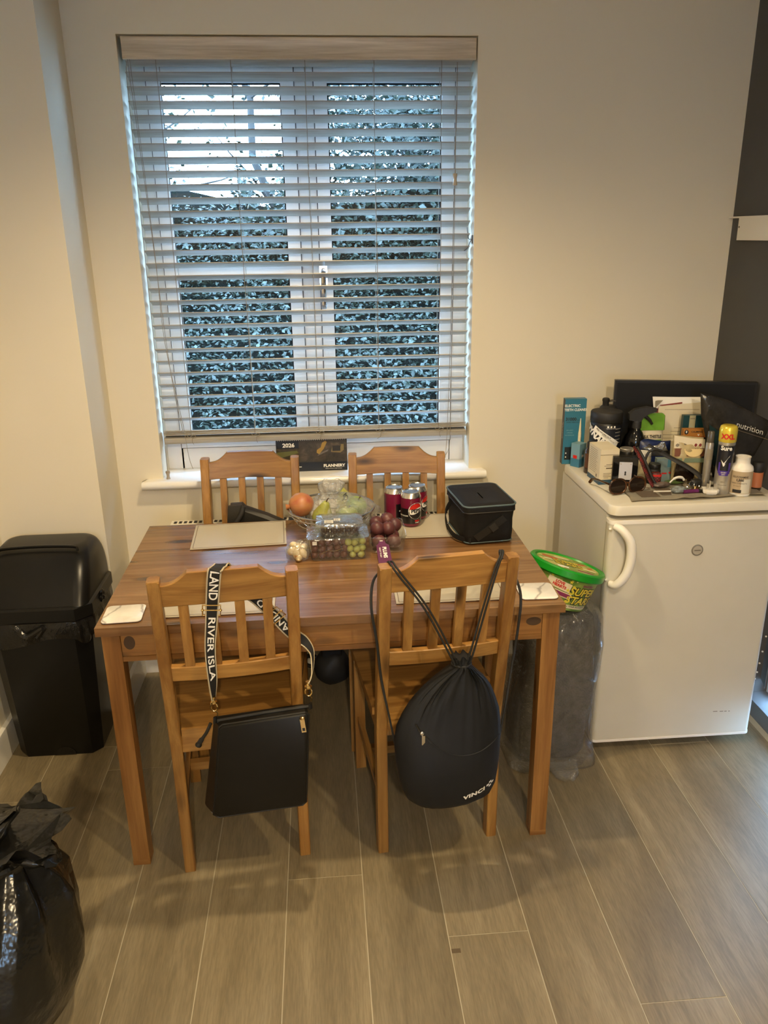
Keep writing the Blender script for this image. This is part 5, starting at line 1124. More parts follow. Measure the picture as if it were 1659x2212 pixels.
text('DYNAMO', 0.031, PRINTW, tu, dia(-0.66, 0.122, 0.0012), 0.06, shear=0.15, sx=0.92)
text('PRE-WORKOUT', 0.0085, PRINTK, tu, dia(-0.22, 0.134, 0.0014), 0.02); text('ENERGY + FOCUS', 0.0065, col('print_olive', 110, 108, 60), tu, dia(0.10, 0.117, 0.0014), 0.0)
for a in (-0.16, 0.04, 0.26): ob('print', cpatch(dia(a+0.2, 0.158, 0.0008, 0), 0.006, 0.006, 2, 1), PRINTW, tu); text('TASTY', 0.004, PRINTW, tu, dia(a+0.2, 0.152, 0.0008, 0))
for k in range(5): ob('print', cpatch(dia(0.78, 0.150-0.012*k, 0.0008, 0), 0.026, 0.0014, 5, 1), LBL, tu)
ob('bar_code', cpatch(dia(0.78, 0.072, 0.0008, 0), 0.018, 0.022, 5, 1), LBL, tu)
# brown bottle
AMB = plain('brown_glass', (0.028, 0.012, 0.006, 1), 0.12, var=0.2, coat=0.5)
bt_ = thing('brown_bottle', 'slim dark brown bottle between the black tub and the white box', 'bottle', (0.898, 2.548, Z0))
ob('body', lat([(0.017, 0), (0.019, 0.003), (0.019, 0.078), (0.012, 0.088)], 24), AMB, bt_, 50); ob('cap', lat([(0.0125, 0.088), (0.0125, 0.106), (0.011, 0.108)], 20), BLKM, bt_, 40)
ob('label', cylpatch(B(), 0.0193, -1.2, 1.2, 0.02, 0.07, 12), col('label_brown', 92, 62, 44, 0.4), bt_, 60)
# shaker bottle with flip cap and carry loop
sk = thing('shaker_bottle', 'black shaker bottle with flip cap and carry loop behind the tub', 'bottle', (0.992, 2.668, Z0))
ob('body', lat([(0.026, 0), (0.028, 0.004), (0.028, 0.165)], 28), BLK, sk, 50); ob('screw_lid', lat([(0.029, 0.165), (0.029, 0.198), (0.022, 0.205)], 28), BLKM, sk, 50)
ob('flip_cap', lat([(0.011, 0.205), (0.011, 0.218), (0.0125, 0.220), (0.0125, 0.228), (0.009, 0.231)], 18, (-0.010, 0, 0)), BLKM, sk, 40)
ob('carry_loop', tb(spline([(-0.004, 0, 0.219), (0.02, -0.004, 0.222), (0.04, -0.006, 0.217), (0.046, -0.006, 0.205), (0.024, -0.004, 0.200)], 7), 0.0045, 8, flat=0.6), col('loop_grey', 64, 60, 54, 0.5), sk)
# trigger spray bottle
sp_ = thing('spray_bottle', 'black trigger spray bottle between the tub and the green pouch', 'bottle', (1.052, 2.552, Z0), -6)
ob('body', lat([(0.031, 0), (0.033, 0.003), (0.033, 0.095), (0.031, 0.115), (0.022, 0.135), (0.014, 0.145), (0.013, 0.152)], 32), BLKG, sp_, 50)
ob('collar', lat([(0.0155, 0.150), (0.0155, 0.172), (0.012, 0.176)], 20), BLKM, sp_, 40)
ob('trigger_head', pr([(-0.028, 0.178), (-0.030, 0.200), (-0.012, 0.214), (0.030, 0.222), (0.062, 0.216), (0.060, 0.206), (0.038, 0.200), (0.018, 0.186), (0.012, 0.174), (-0.012, 0.174)], lambda a, b, t: (a, t, b), -0.011, 0.011), BLKM, sp_, 40, bevel=0.004)
ob('trigger', tb(spline([(0.018, 0, 0.196), (0.030, 0, 0.186), (0.042, 0, 0.176), (0.052, 0, 0.162)], 5), [0.006]*8+[0.005]*4+[0.004]*4, 8), BLKM, sp_, 40)
r_ = 0.0334
bm = tb([oncyl(r_, 0.30, 0.058)(0.0055*math.cos(a), 0.0055*math.sin(a)) for a in [2*PI*i/20 for i in range(21)]], 0.0006, 5); ob('emblem', bm, PRINTW, sp_)
text('4', 0.008, PRINTW, sp_, oncyl(r_+0.0003, 0.30, 0.058), 0.02); text('SMARTLY', 0.0055, LBL, sp_, oncyl(r_+0.0003, -0.3, 0.040))
# white carton with blue base
IV = col('carton_ivory', 214, 204, 178, 0.5); NB = col('carton_blue_base', 44, 76, 98, 0.5)
wb = thing('white_carton', 'white printed carton with a dark blue base, front left on the fridge', 'box', (0.9125, 2.459, Z0), 2)
boxy('carton', 0.062, 0.102, 0.117, IV, wb)
ob('base_band', bx(-0.0316, 0.0316, -0.0516, 0.0516, 0.0, 0.016), NB, wb)
ob('lid_flap', bx(-0.0314, 0.0314, -0.0514, -0.0505, 0.098, 0.0995), col('carton_fold', 120, 108, 84), wb)
GR = col('print_grey', 130, 122, 104, 0.6); GRD = col('print_brown_grey', 104, 92, 74, 0.6)
for k in range(13):
    ob('print', quad(B(), (-0.0314, 0.040, 0.106-0.0062*k), (-0.0314, 0.040-random.uniform(0.05, 0.08), 0.106-0.0062*k), (-0.0314, -0.020, 0.1074-0.0062*k), (-0.0314, 0.040, 0.1074-0.0062*k)), GR, wb)
for x0, x1, z0, z1 in ((-0.01, 0.012, 0.066, 0.0675), (-0.016, 0.006, 0.061, 0.0625), (-0.010, 0.010, 0.052, 0.056), (-0.018, 0.008, 0.036, 0.0375), (-0.018, 0.004, 0.031, 0.0325), (-0.018, 0.008, 0.026, 0.0275), (-0.016, 0.0, 0.021, 0.0225)):
    ob('print', rpatch(x0, x1, z0, z1, -0.0513), GRD, wb)
ob('print', quad(B(), (-0.0315, -0.022, 0.020), (-0.0315, -0.030, 0.020), (-0.0315, -0.030, 0.030), (-0.0315, -0.022, 0.030)), GRD, wb)
# black photo box with keyhole plate
fb_ = thing('key_box', 'black box frame with a white keyhole plate in front of the white carton', 'box', (0.962, 2.398, Z0), -14)
boxy('case', 0.078, 0.030, 0.096, BLK, fb_, 0.002)
ob('inner_frame', bx(-0.038, 0.038, -0.0156, -0.0148, 0.002, 0.094), BLKG, fb_)
pl = ob('plate', bx(-0.019, 0.021, -0.0172, -0.0158, 0.022, 0.080), col('plate_pale', 188, 190, 205, 0.35), fb_, bevel=0.0006, seg=1)
ob('keyhole', pr([(0.0028*math.cos(R(a)), 0.0028*math.sin(R(a))) for a in range(-50, 231, 20)]+[(-0.0026, -0.010), (0.0026, -0.010)], lambda a, b, t: (a+0.001, t, b+0.047), -0.0178, -0.0173), PRINTK, fb_)
for x in (-0.0145, 0.0165): ob('plate_screw', lat([(0.0017, 0), (0.0017, 0.0006)], 10), CHROME, fb_).matrix_local = Matrix.Translation((x, -0.0173, 0.074)) @ Matrix.Rotation(R(90), 4, 'X')
# little jars
def jar(name, label, x, y, r, h, m, mc, lidh=0.014, labelm=None, neck=0.9, cat='jar'):
    t = thing(name, label, cat, (x, y, Z0))
    ob('body', lat([(r*0.94, 0), (r, 0.003), (r, h-lidh-0.006), (r*neck, h-lidh)], 26), m, t, 50)
    ob('lid', lat([(r*neck*1.03, h-lidh), (r*neck*1.06, h-lidh+0.001), (r*neck*1.06, h-0.002), (r*neck*0.97, h), (0.001, h)], 26), mc, t, 40)
    if labelm: ob('label', cylpatch(B(), r+0.0003, -1.7, 1.7, h*0.12, h*0.66, 18), labelm, t, 60)
    return t
SILV = plain('silver_lid', (0.62, 0.58, 0.50, 1), 0.3, 0.8, var=0.05)
jar('black_jar', 'dark square shouldered jar with a silver lid behind the keyhole box', 0.992, 2.468, 0.023, 0.104, BLK, SILV, 0.010)
jar('cream_tub', 'low cream tub with a white lid behind the black sunglasses arms', 1.046, 2.458, 0.025, 0.092, col('tub_cream', 196, 184, 150, 0.45), WHT, 0.012)
jar('black_jar', 'short black jar in the middle of the clutter under the sunglasses arm', 1.064, 2.405, 0.0205, 0.066, BLKM, BLK, 0.016)
GLID = col('grey_lid', 128, 126, 118, 0.4)
jar('dark_bottle', 'dark bottle with a grey lid between the deodorant and the pill bottle', 1.262, 2.345, 0.021, 0.118, BLK, GLID, 0.012, col('label_dark_teal', 24, 34, 36, 0.5), cat='bottle')
jar('brown_pill_bottle', 'small orange labelled bottle with a black cap at the right end', 1.352, 2.300, 0.0185, 0.090, AMB, BLKM, 0.030, col('label_orange', 178, 108, 70, 0.45), cat='bottle')
# small grey blue carton
sc = thing('small_carton', 'small grey blue carton lying under the long sunglasses arm', 'box', (1.108, 2.425, Z0), -8)
boxy('carton', 0.062, 0.024, 0.077, col('carton_grey_blue', 120, 140, 142, 0.45), sc); ob('print', rpatch(0.004, 0.0305, 0.05, 0.076, -0.0124), col('carton_blue_corner', 70, 128, 150, 0.45), sc)
ob('print', rpatch(-0.012, 0.004, 0.026, 0.031, -0.0124), RED, sc); ob('print', rpatch(0.010, 0.026, 0.028, 0.034, -0.0124), RED, sc)
# pouches: a pillow shape from an outline
def pouch(name, label, o, rx, rz, outline, m, th=0.014, cat='pouch', n=14, crease=0.0):
    t = thing(name, label, cat, o, rot=(R(rx), 0, R(rz)))
    xs = [p[0] for p in outline]; zs = [p[1] for p in outline]; cx, cz = sum(xs)/len(xs), sum(zs)/len(zs)
    rg = []
    dens = []
    for a, b in zip(outline, outline[1:]+outline[:1]):
        for i in range(4): dens.append((a[0]+(b[0]-a[0])*i/4, a[1]+(b[1]-a[1])*i/4))
    for s, ks in ((-1, (0.05, 0.35, 0.65, 0.85, 0.95, 1.0)), (1, (0.95, 0.85, 0.65, 0.35, 0.05))):
        for k in ks:
            y = s*th*math.sqrt(max(0, 1-k**3)); ring = []
            for x, z in dens:
                X, Zz = cx+(x-cx)*k, cz+(z-cz)*k
                ring.append((X, y+crease*noise.noise(Vector((X*40, Zz*40, s)))*(1-k*0.8), Zz))
            rg.append(ring)
    b = ob('body', loft(B(), rg), m, t, 60)
    return t, b
# green and white pouch
mt, mb = pouch('milk_thistle_pouch', 'white and green pouch reading MILK THISTLE behind the spray bottle', (1.108, 2.560, Z0), -4, -3, [(-0.044, 0.0), (0.044, 0.0), (0.045, 0.10), (0.043, 0.185), (0.035, 0.192), (-0.035, 0.194), (-0.043, 0.186), (-0.045, 0.10)], IV, 0.014)
def onp(x0, x1, z0, z1, y): return cpatch(lambda a, b: Vector((x0+(x1-x0)*(a+0.5), y+0.002*abs(a)*8*abs(a), z0+(z1-z0)*(b+0.5))), 1, 1, 8, 2)
LG = col('pouch_green', 104, 156, 44, 0.4)
ob('green_top', loft(B(), [[(x*k, y, z) for x, z in ((-0.0445, 0.138), (0.0445, 0.138), (0.0435, 0.187), (0.036, 0.1945), (-0.034, 0.1965), (-0.0445, 0.187))] for y, k in ((-0.0155, 0.90), (-0.011, 1.0), (0.004, 1.0))]), LG, mt, 40)
text('MILK THISTLE', 0.0150, PRINTK, mt, front(0.0, -0.0156, 0.116), 0.03, sx=0.74); ob('print', onp(-0.030, 0.036, 0.098, 0.1055, -0.0155), LG, mt)
for z in (0.092, 0.086): ob('print', onp(-0.030, 0.030, z, z+0.0015, -0.0155), GR, mt)
# blue pouch with silver
FOIL = plain('silver_foil', (0.70, 0.70, 0.68, 1), 0.22, 0.9, var=0.1, bump=0.8, bscale=60, bdist=0.006)
bpch, _ = pouch('blue_pouch', 'dark blue foil pouch with a torn silver top in the middle of the clutter', (1.104, 2.512, Z0), -6, -6, [(-0.056, 0), (0.056, 0), (0.057, 0.06), (0.056, 0.112), (0.03, 0.110), (-0.02, 0.118), (-0.054, 0.116), (-0.057, 0.06)], col('pouch_navy_blue', 22, 36, 82, 0.35), 0.015, crease=0.006)
ob('torn_foil', loft(B(), [[(x, y, z) for x, z in ((-0.045, 0.088), (0.0, 0.080), (0.042, 0.080), (0.030, 0.108), (0.020, 0.109), (0.006, 0.098), (-0.02, 0.096))] for y in (-0.019, -0.016)]), FOIL, bpch, 40)
ob('print', rpatch(-0.052, 0.050, 0.062, 0.080, -0.0162), BLKM, bpch); text('KG', 0.01, PRINTW, bpch, front(0.035, -0.0168, 0.052), 0.02)
# letters
pa = thing('letters', 'white letter with a dark red header leaning in front of the black screen', 'paper', (1.205, 2.572, Z0), rot=(R(-5), 0, R(-8)))
ob('back_sheet', loft(B(), [[(x, y+0.01*(x/0.08)**2, z) for x, z in ((-0.078, 0), (0.082, 0), (0.080, 0.12), (0.083, 0.242), (0, 0.243), (-0.085, 0.243), (-0.079, 0.20), (-0.090, 0.16), (-0.079, 0.1))] for y in (0.0, 0.0006)]), PRINTW, pa)
DR = col('letter_dark_red', 122, 44, 40, 0.5)
ob('letter_header', pr([(-0.060, 0.213), (-0.062, 0.216), (0.012, 0.226), (0.012, 0.221), (-0.054, 0.213)], lambda a, b, t: (a, t, b), -0.0012, -0.0004), DR, pa)
ob('letter_header', rpatch(-0.076, -0.066, 0.165, 0.205, -0.0006), DR, pa); ob('letter_header', quad(B(), (-0.076, -0.0007, 0.206), (-0.052, -0.0007, 0.232), (-0.07, -0.0007, 0.232), (-0.078, -0.0007, 0.23)), GR, pa)
ob('front_sheet', loft(B(), [[(x, y, z) for x, z in ((-0.066, 0.0), (0.080, 0.0), (0.078, 0.226), (-0.066, 0.212))] for y in (-0.0035, -0.0030)]), IV, pa)
for k, (a, b) in enumerate(((-0.045, 0.07), (-0.01, 0.07), (-0.02, 0.07), (-0.05, 0.06), (-0.05, 0.05), (-0.02, 0.07))): ob('print', rpatch(a, b, 0.202-0.002 if k == 0 else 0.150-0.012*k, (0.202 if k == 0 else 0.152-0.012*k)-0.0008, -0.0037), GRD, pa)
# black screen leaning in the corner
tv = thing('flat_screen', 'black flat screen standing askew across the back of the fridge', 'screen', (1.235, 2.618, Z0), -14)
ob('bezel', bx(-0.232, 0.232, -0.012, 0.012, 0.0, 0.292), BLK, tv, bevel=0.003); ob('display', rpatch(-0.224, 0.224, 0.012, 0.284, -0.0124), plain('screen_dark', (0.008, 0.008, 0.008, 1), 0.5, var=0.05, spec=0.2), tv)
ob('back_cover', bx(-0.16, 0.16, 0.012, 0.03, 0.03, 0.24), BLKM, tv, bevel=0.006)
# teal and black cartons
tl = thing('teal_carton', 'dark teal carton with a cream seal strip behind the snack sachet', 'box', (1.245, 2.535, Z0), -6)
boxy('carton', 0.085, 0.020, 0.192, col('carton_dark_teal', 18, 62, 68, 0.45), tl); ob('seal_strip', rpatch(-0.022, -0.002, 0.135, 0.1925, -0.0104), col('strip_cream', 170, 166, 134, 0.45), tl)
ob('seal_strip', rpatch(-0.022, -0.002, 0.135, 0.148, -0.0108), col('strip_gold', 196, 156, 74, 0.45), tl); ob('print', rpatch(-0.020, -0.004, 0.180, 0.183, -0.0108), GR, tl)
bo = thing('orange_black_carton', 'black carton with an orange band and small emblem behind the snack sachet', 'box', (1.225, 2.492, Z0), -6)
boxy('carton', 0.088, 0.020, 0.128, col('carton_black', 22, 22, 28, 0.45), bo)
ob('orange_band', bx(-0.038, 0.0445, -0.0105, 0.0105, 0.132, 0.156), col('band_orange', 176, 118, 52, 0.45), bo)
ob('orange_band', bx(-0.0385, 0.0445, -0.0104, 0.0104, 0.1285, 0.1325), col('band_dark_orange', 176, 92, 36, 0.45), bo)
ob('emblem', ball(0.0068, 2, (1, 0.1, 1.15), (-0.028, -0.0108, 0.146)), PRINTK, bo); ob('emblem', ball(0.0028, 2, (0.8, 0.15, 1.6), (-0.028, -0.0116, 0.147)), PRINTW, bo)
text('CALMING', 0.0085, PRINTK, bo, front(0.006, -0.0112, 0.147), 0.02); text('V', 0.009, PRINTW, bo, front(0.012, -0.0112, 0.136), 0.05)
# clear snack sachet
SAC = plain('sachet_biscuit', (0.42, 0.34, 0.18, 1), 0.3, var=0.18, vscale=40, bump=0.5, bscale=40, bdist=0.004)
sn, snb = pouch('snack_sachet', 'shiny snack sachet with a cream header in front of the black and orange carton', (1.165, 2.388, Z0), -5, -6, [(-0.048, 0), (0.048, 0), (0.049, 0.07), (0.047, 0.150), (0.0, 0.154), (-0.052, 0.160), (-0.050, 0.07)], SAC, 0.018, crease=0.008)
ob('header', loft(B(), [[(x, y, z) for x, z in ((-0.050, 0.118), (0.047, 0.112), (0.046, 0.146), (0.0, 0.150), (-0.052, 0.160))] for y in (-0.0155, -0.0125)]), IV, sn, 40)
ob('label_lower', rpatch(-0.047, 0.046, 0.092, 0.118, -0.0162), col('label_brown_red', 116, 72, 52, 0.4), sn); ob('label_shield', pr([(0.030*math.cos(R(a))+0.012, 0.026*math.sin(R(a))+0.116) for a in range(180, 361, 15)], lambda a, b, t: (a, t, b), -0.0185, -0.0175), col('shield_cream', 226, 204, 150, 0.25), sn)
for x, m_ in ((-0.040, GR), (-0.018, GRD), (0.018, DR), (0.032, DR)): ob('print', ball(0.0058, 1, (1.2 if m_ is not DR else 0.9, 0.1, 1), (x, -0.0160, 0.128)), m_, sn)
ob('label_stripe', rpatch(-0.046, 0.046, 0.072, 0.086, -0.0182), col('label_sage', 112, 128, 106, 0.35), sn)
# silver mist bottle
sv = thing('mist_bottle', 'slim clear silver mist bottle behind the deodorant can', 'bottle', (1.196, 2.318, Z0))
ob('body', lat([(0.011, 0), (0.012, 0.002), (0.012, 0.150), (0.010, 0.154)], 22), plain('silver_grey_plastic', (0.32, 0.30, 0.27, 1), 0.25, 0.4, var=0.1), sv, 50); ob('cap', lat([(0.0105, 0.154), (0.0105, 0.186), (0.009, 0.189)], 20), col('cap_smoke', 80, 76, 70, 0.2), sv, 40)
ob('label', cylpatch(B(), 0.0123, -0.9, 0.9, 0.10, 0.135, 8), GR, sv, 60)
# deodorant
DB, DP = col('deodorant_black', 24, 26, 34, 0.3, coat=0.3), col('deodorant_purple', 72, 52, 142, 0.35)
SIL = plain('deodorant_silver', (0.62, 0.60, 0.56, 1), 0.3, 0.75, var=0.04)
de = thing('deodorant_can', 'tall deodorant can with a yellow cap, black and silver body', 'spray can', (1.226, 2.272, Z0), -26)
ob('body', lat([(0.0225, 0), (0.0240, 0.003), (0.0240, 0.150), (0.0245, 0.168)], 36), SIL, de, 50)
ob('cap', lat([(0.0250, 0.168), (0.0258, 0.170), (0.0262, 0.205), (0.024, 0.215), (0.019, 0.218), (0.001, 0.217)], 36), plain('cap_gold_yellow', (0.72, 0.56, 0.06, 1), 0.25, 0.35, var=0.05), de, 50)
def dcyl(a, z, k=0.0006): return oncyl(0.0242+k, a, z)
bm = B(); pa2 = None
for i in range(31):
    a = -1.7+3.4*i/30; zb_ = 0.066+0.024*max(0, abs(a)-0.55)*1.6; m_ = oncyl(0.0242, a, 0)
    p = (bm.verts.new(m_(0, min(zb_, 0.16))), bm.verts.new(m_(0, 0.1675)))
    if pa2: bm.faces.new((pa2[0], p[0], p[1], pa2[1]))
    pa2 = p
ob('wrap_black', bm, DB, de, 60)
ob('wrap_purple', cpatch(dcyl(0, 0.072, 0.0005), 0.028, 0.016, 10, 1), DP, de); ob('wrap_purple', cpatch(dcyl(-0.62, 0.088, 0.0005), 0.006, 0.035, 4, 1), DP, de); ob('wrap_purple', cpatch(dcyl(0.62, 0.088, 0.0005), 0.006, 0.035, 4, 1), DP, de)
text('Sure', 0.0185, PRINTW, de, dcyl(0, 0.150), 0.035); text('MEN', 0.005, GR, de, dcyl(0.25, 0.160), 0.0); text('XXL', 0.021, RED, de, oncyl(0.0268, 0, 0.186), 0.05, shear=0.0)
text('SPORT', 0.0055, LBL, de, dcyl(0, 0.074, 0.0009), 0.02); text('DRY', 0.0055, LBL, de, dcyl(0, 0.068, 0.0009), 0.02)
m_ = dcyl(0, 0.108, 0.0009); bm = B(); bm.faces.new([bm.verts.new(m_(x, y)) for x, y in ((-0.012, 0.006), (-0.004, -0.014), (-0.0015, -0.014), (0.014, 0.022), (0.0035, 0.006), (-0.003, -0.004))]); ob('tick_emblem', bm, PRINTW, de)
ob('print', cpatch(dcyl(0, 0.034, 0.0004), 0.026, 0.0008, 8, 1), GRD, de); text('48H', 0.007, GR, de, dcyl(0, 0.044, 0.0004))
# white pill bottle
pb = thing('pill_bottle', 'open white plastic pill bottle at the right front of the fridge', 'bottle', (1.279, 2.262, Z0), -24)
ob('body', lat([(0.030, 0), (0.0335, 0.004), (0.0335, 0.083), (0.031, 0.092), (0.0225, 0.099), (0.0215, 0.104), (0.0215, 0.118), (0.0225, 0.119), (0.0225, 0.122), (0.019, 0.122), (0.0185, 0.108), (0.001, 0.106)], 36), WHT, pb, 50)
pcl = lambda a, z, k=0.0006: oncyl(0.0336+k, a, z)
ob('label', cpatch(pcl(0, 0.045, 0.0003), 0.088, 0.070, 18, 1), col('label_beige', 176, 158, 132, 0.5), pb); ob('label', cpatch(pcl(0.45, 0.034, 0.0006), 0.030, 0.045, 8, 1), LBL, pb)
text('GLUCOSAMINE', 0.0085, PRINTK, pb, pcl(-0.10, 0.063, 0.0008), 0.02, sx=0.8); text('1,500', 0.010, PRINTK, pb, pcl(-0.12, 0.053, 0.0008), 0.05); text('HIGH STRENGTH', 0.006, PRINTK, pb, pcl(-0.15, 0.043, 0.0008)); text('90 TABLETS', 0.0045, GRD, pb, pcl(-0.3, 0.034, 0.0008))
ob('print', cpatch(pcl(-0.28, 0.018, 0.0008), 0.026, 0.010, 6, 1), PRINTK, pb)
# big black pouch
np_, npb = pouch('nutrition_pouch', 'large glossy black pouch reading nutrition leaning in the right back corner', (1.325, 2.432, Z0), 0, -6, [(-0.045, 0.002), (0.045, 0.002), (0.060, 0.066), (0.082, 0.076), (0.112, 0.150), (0.122, 0.188), (-0.03, 0.262), (-0.118, 0.285), (-0.108, 0.215), (-0.07, 0.09)], plain('pouch_black_gloss', (0.022, 0.020, 0.018, 1), 0.24, var=0.3, vscale=20, bump=0.5, bscale=18, bdist=0.01), 0.016, crease=0.010)
text('nutrition', 0.026, LBL, np_, lambda x, y: Vector((0.045+x*0.97+y*0.1, -0.0235, 0.172-x*0.30+y)), 0.0)
ob('print', cpatch(lambda a, b: Vector((0.06+0.11*a, -0.0225, 0.150-0.035*a+0.0016*b)), 1, 1, 4, 1), GRD, np_)
ob('teal_print', loft(B(), [[(x, y, z) for x, z in ((-0.07, 0.06), (-0.02, 0.02), (0.0, 0.06), (-0.03, 0.15), (-0.085, 0.185))] for y in (-0.022, -0.0205)]), col('pouch_teal', 22, 50, 54, 0.35), np_)
# newspaper under the front clutter
NEWS = plain('newsprint', (0.50, 0.46, 0.38, 1), 0.8, var=0.18, vscale=24)
nw = thing('folded_newspaper', 'folded newspaper lying along the front edge of the fridge top', 'newspaper', (1.135, 2.29, Z0))
def sheet(z, grow, seed):
    bm = B(); V = []; nx_, ny_ = 40, 8
    for j in range(ny_+1):
        row = []
        for i in range(nx_+1):
            u, v = i/nx_, j/ny_; x = -0.212+0.425*u; y = -0.066+0.012*u-grow*0.003+0.130*v+0.006*math.sin(u*9+seed)*(1-v); x += 0.03*v*(u < 0.02)
            lift = 0.0045*math.exp(-((u-0.38)/0.045)**2)*(1-v)**2*1.3+0.0055*math.exp(-((u-0.50)/0.06)**2)*(1-v)**2+0.003*u*u*(1-v)
            row.append(bm.verts.new((x, y, z+lift)))
        V.append(row)
    for j in range(ny_):
        for i in range(nx_): bm.faces.new((V[j][i], V[j][i+1], V[j+1][i+1], V[j+1][i]))
    g = bmesh.ops.solidify(bm, geom=bm.faces[:], thickness=0.0008)
    return bm
for k in range(3): ob('sheet', sheet(0.0009+0.0017*k, k, k*0.3), NEWS, nw, 50)
for a, b, c, d in ((-0.17, -0.11, -0.04, 0.02), (-0.10, -0.05, -0.03, 0.04), (0.06, 0.12, -0.03, 0.02)): ob('print', bx(a, b, c, d, 0.0053, 0.0055), col('news_photo', 96, 84, 72, 0.8) if 'news_photo' not in bpy.data.materials else bpy.data.materials['news_photo'], nw)
Z1 = Z0+0.0062
# tortoiseshell sunglasses
TORT = skin('tortoiseshell', [(0.35, (0.012, 0.007, 0.004, 1)), (0.55, (0.06, 0.022, 0.008, 1)), (0.75, (0.16, 0.065, 0.02, 1))], 55, 0.18)
LENS = plain('dark_lens', (0.014, 0.008, 0.006, 1), 0.08, var=0.1)
def shades(label, loc, rot, m, s=1.0):
    t = thing('sunglasses', label, 'sunglasses', loc, rot=tuple(R(a) for a in rot))
    for sx in (-1, 1):
        pts = [(sx*0.034*s+0.029*s*math.copysign(abs(math.cos(a))**0.8, math.cos(a)), -0.002*abs(math.cos(a)), 0.024*s+0.0235*s*math.copysign(abs(math.sin(a))**0.9, math.sin(a))) for a in [2*PI*i/30 for i in range(31)]]
        ob('rim', tb(pts, 0.0032*s, 7), m, t, 60); ob('lens', loft(B(), [[(x, y+o_, z) for x, y, z in pts[:-1]] for o_ in (-0.0006, 0.0006)]), LENS, t, 30)
        ob('temple', tb(spline([(sx*0.064*s, 0.002, 0.034*s), (sx*0.067*s, 0.02, 0.035*s), (sx*0.064*s, 0.07, 0.033*s), (sx*0.060*s, 0.105, 0.026*s), (sx*0.058*s, 0.125, 0.010*s)], 5), 0.0030*s, 7, flat=1.7), m, t, 60)
        ob('hinge', ball(0.0035*s, 2, c=(sx*0.063*s, 0.0, 0.034*s)), m, t)
    ob('bridge', tb(spline([(-0.007*s, 0, 0.030*s), (0, -0.001, 0.034*s), (0.007*s, 0, 0.030*s)], 5), 0.0028*s, 7), m, t)
    return t
shades('tortoiseshell sunglasses lying at the front left of the fridge top', (0.938, 2.302, Z0+0.0035), (-3, 0, 12), TORT, 1.0)
# black sunglasses with red checked arms standing on their front
def check():
    t = NT('red_check'); v = t.coord((1, 1, 1), False); ck = t.add('ShaderNodeTexChecker'); t.set(ck, Scale=190.0); t.link(v, ck.inputs['Vector'])
    ck.inputs['Color1'].default_value = hexc(120, 40, 38); ck.inputs['Color2'].default_value = hexc(38, 24, 24); t.link(ck.outputs['Color'], t.b.inputs['Base Color']); t.set(t.b, Roughness=0.5); return t.m
CHK = check()
bs = thing('sunglasses', 'big black sunglasses with red checked arms standing up among the clutter', 'sunglasses', (1.075, 2.372, Z1))
def q3(x, z, y=2.36): return (x-1.075, y-2.372, z-Z1)
ob('temple', tb(spline([q3(0.982, 0.998, 2.385), q3(0.998, 0.962), q3(1.016, 0.915, 2.345), q3(1.034, 0.880, 2.335)], 6), [0.009, 0.011, 0.012]+[0.013]*10+[0.012]*6, 8, flat=0.35), CHK, bs, 60)
ob('temple_rim', tb(spline([q3(0.990, 0.998, 2.380), q3(1.008, 0.962), q3(1.028, 0.915, 2.343), q3(1.046, 0.880, 2.333)], 6), 0.0045, 7), BLKM, bs, 60)
ob('bridge', tb(spline([q3(1.010, 0.955), q3(1.020, 0.984), q3(1.040, 0.994), q3(1.062, 0.988)], 7), 0.0042, 8), BLKM, bs, 60)
ob('temple', tb(spline([q3(1.030, 1.000, 2.392), q3(1.048, 0.990, 2.385), q3(1.090, 0.966, 2.372), q3(1.140, 0.940, 2.352), q3(1.180, 0.912, 2.335), q3(1.196, 0.885, 2.326), q3(1.199, 0.878, 2.325)], 7), [0.006]*10+[0.0085]*8+[0.009]*12+[0.008]*13, 8, flat=0.5), BLKM, bs, 60)
ob('lens', loft(B(), [[q3(x, z, y) for x, z in ((1.118, 0.945), (1.150, 0.930), (1.180, 0.905), (1.176, 0.884), (1.128, 0.880), (1.112, 0.90))] for y in (2.362, 2.365)]), LENS, bs, 40)
ob('temple_tip', tb([q3(1.196, 0.886, 2.326), q3(1.200, 0.8765, 2.322)], 0.007, 8), BLKM, bs)
# red checked roll
rr_ = thing('checked_case', 'small red checked cloth case in front of the short black jar', 'case', (1.055, 2.368, Z1), -10)
ob('body', loft(B(), [[(x, y, z) for x, y in rrect(0.032*k, 0.026*k, 0.008, 4)] for z, k in ((0, 0.9), (0.004, 1), (0.034, 1.0), (0.040, 0.85))]), CHK, rr_, 50); ob('trim', loft(B(), [[(x, y, z) for x, y in rrect(0.0335, 0.0275, 0.008, 4)] for z in (0.030, 0.036)]), RED, rr_, 40)
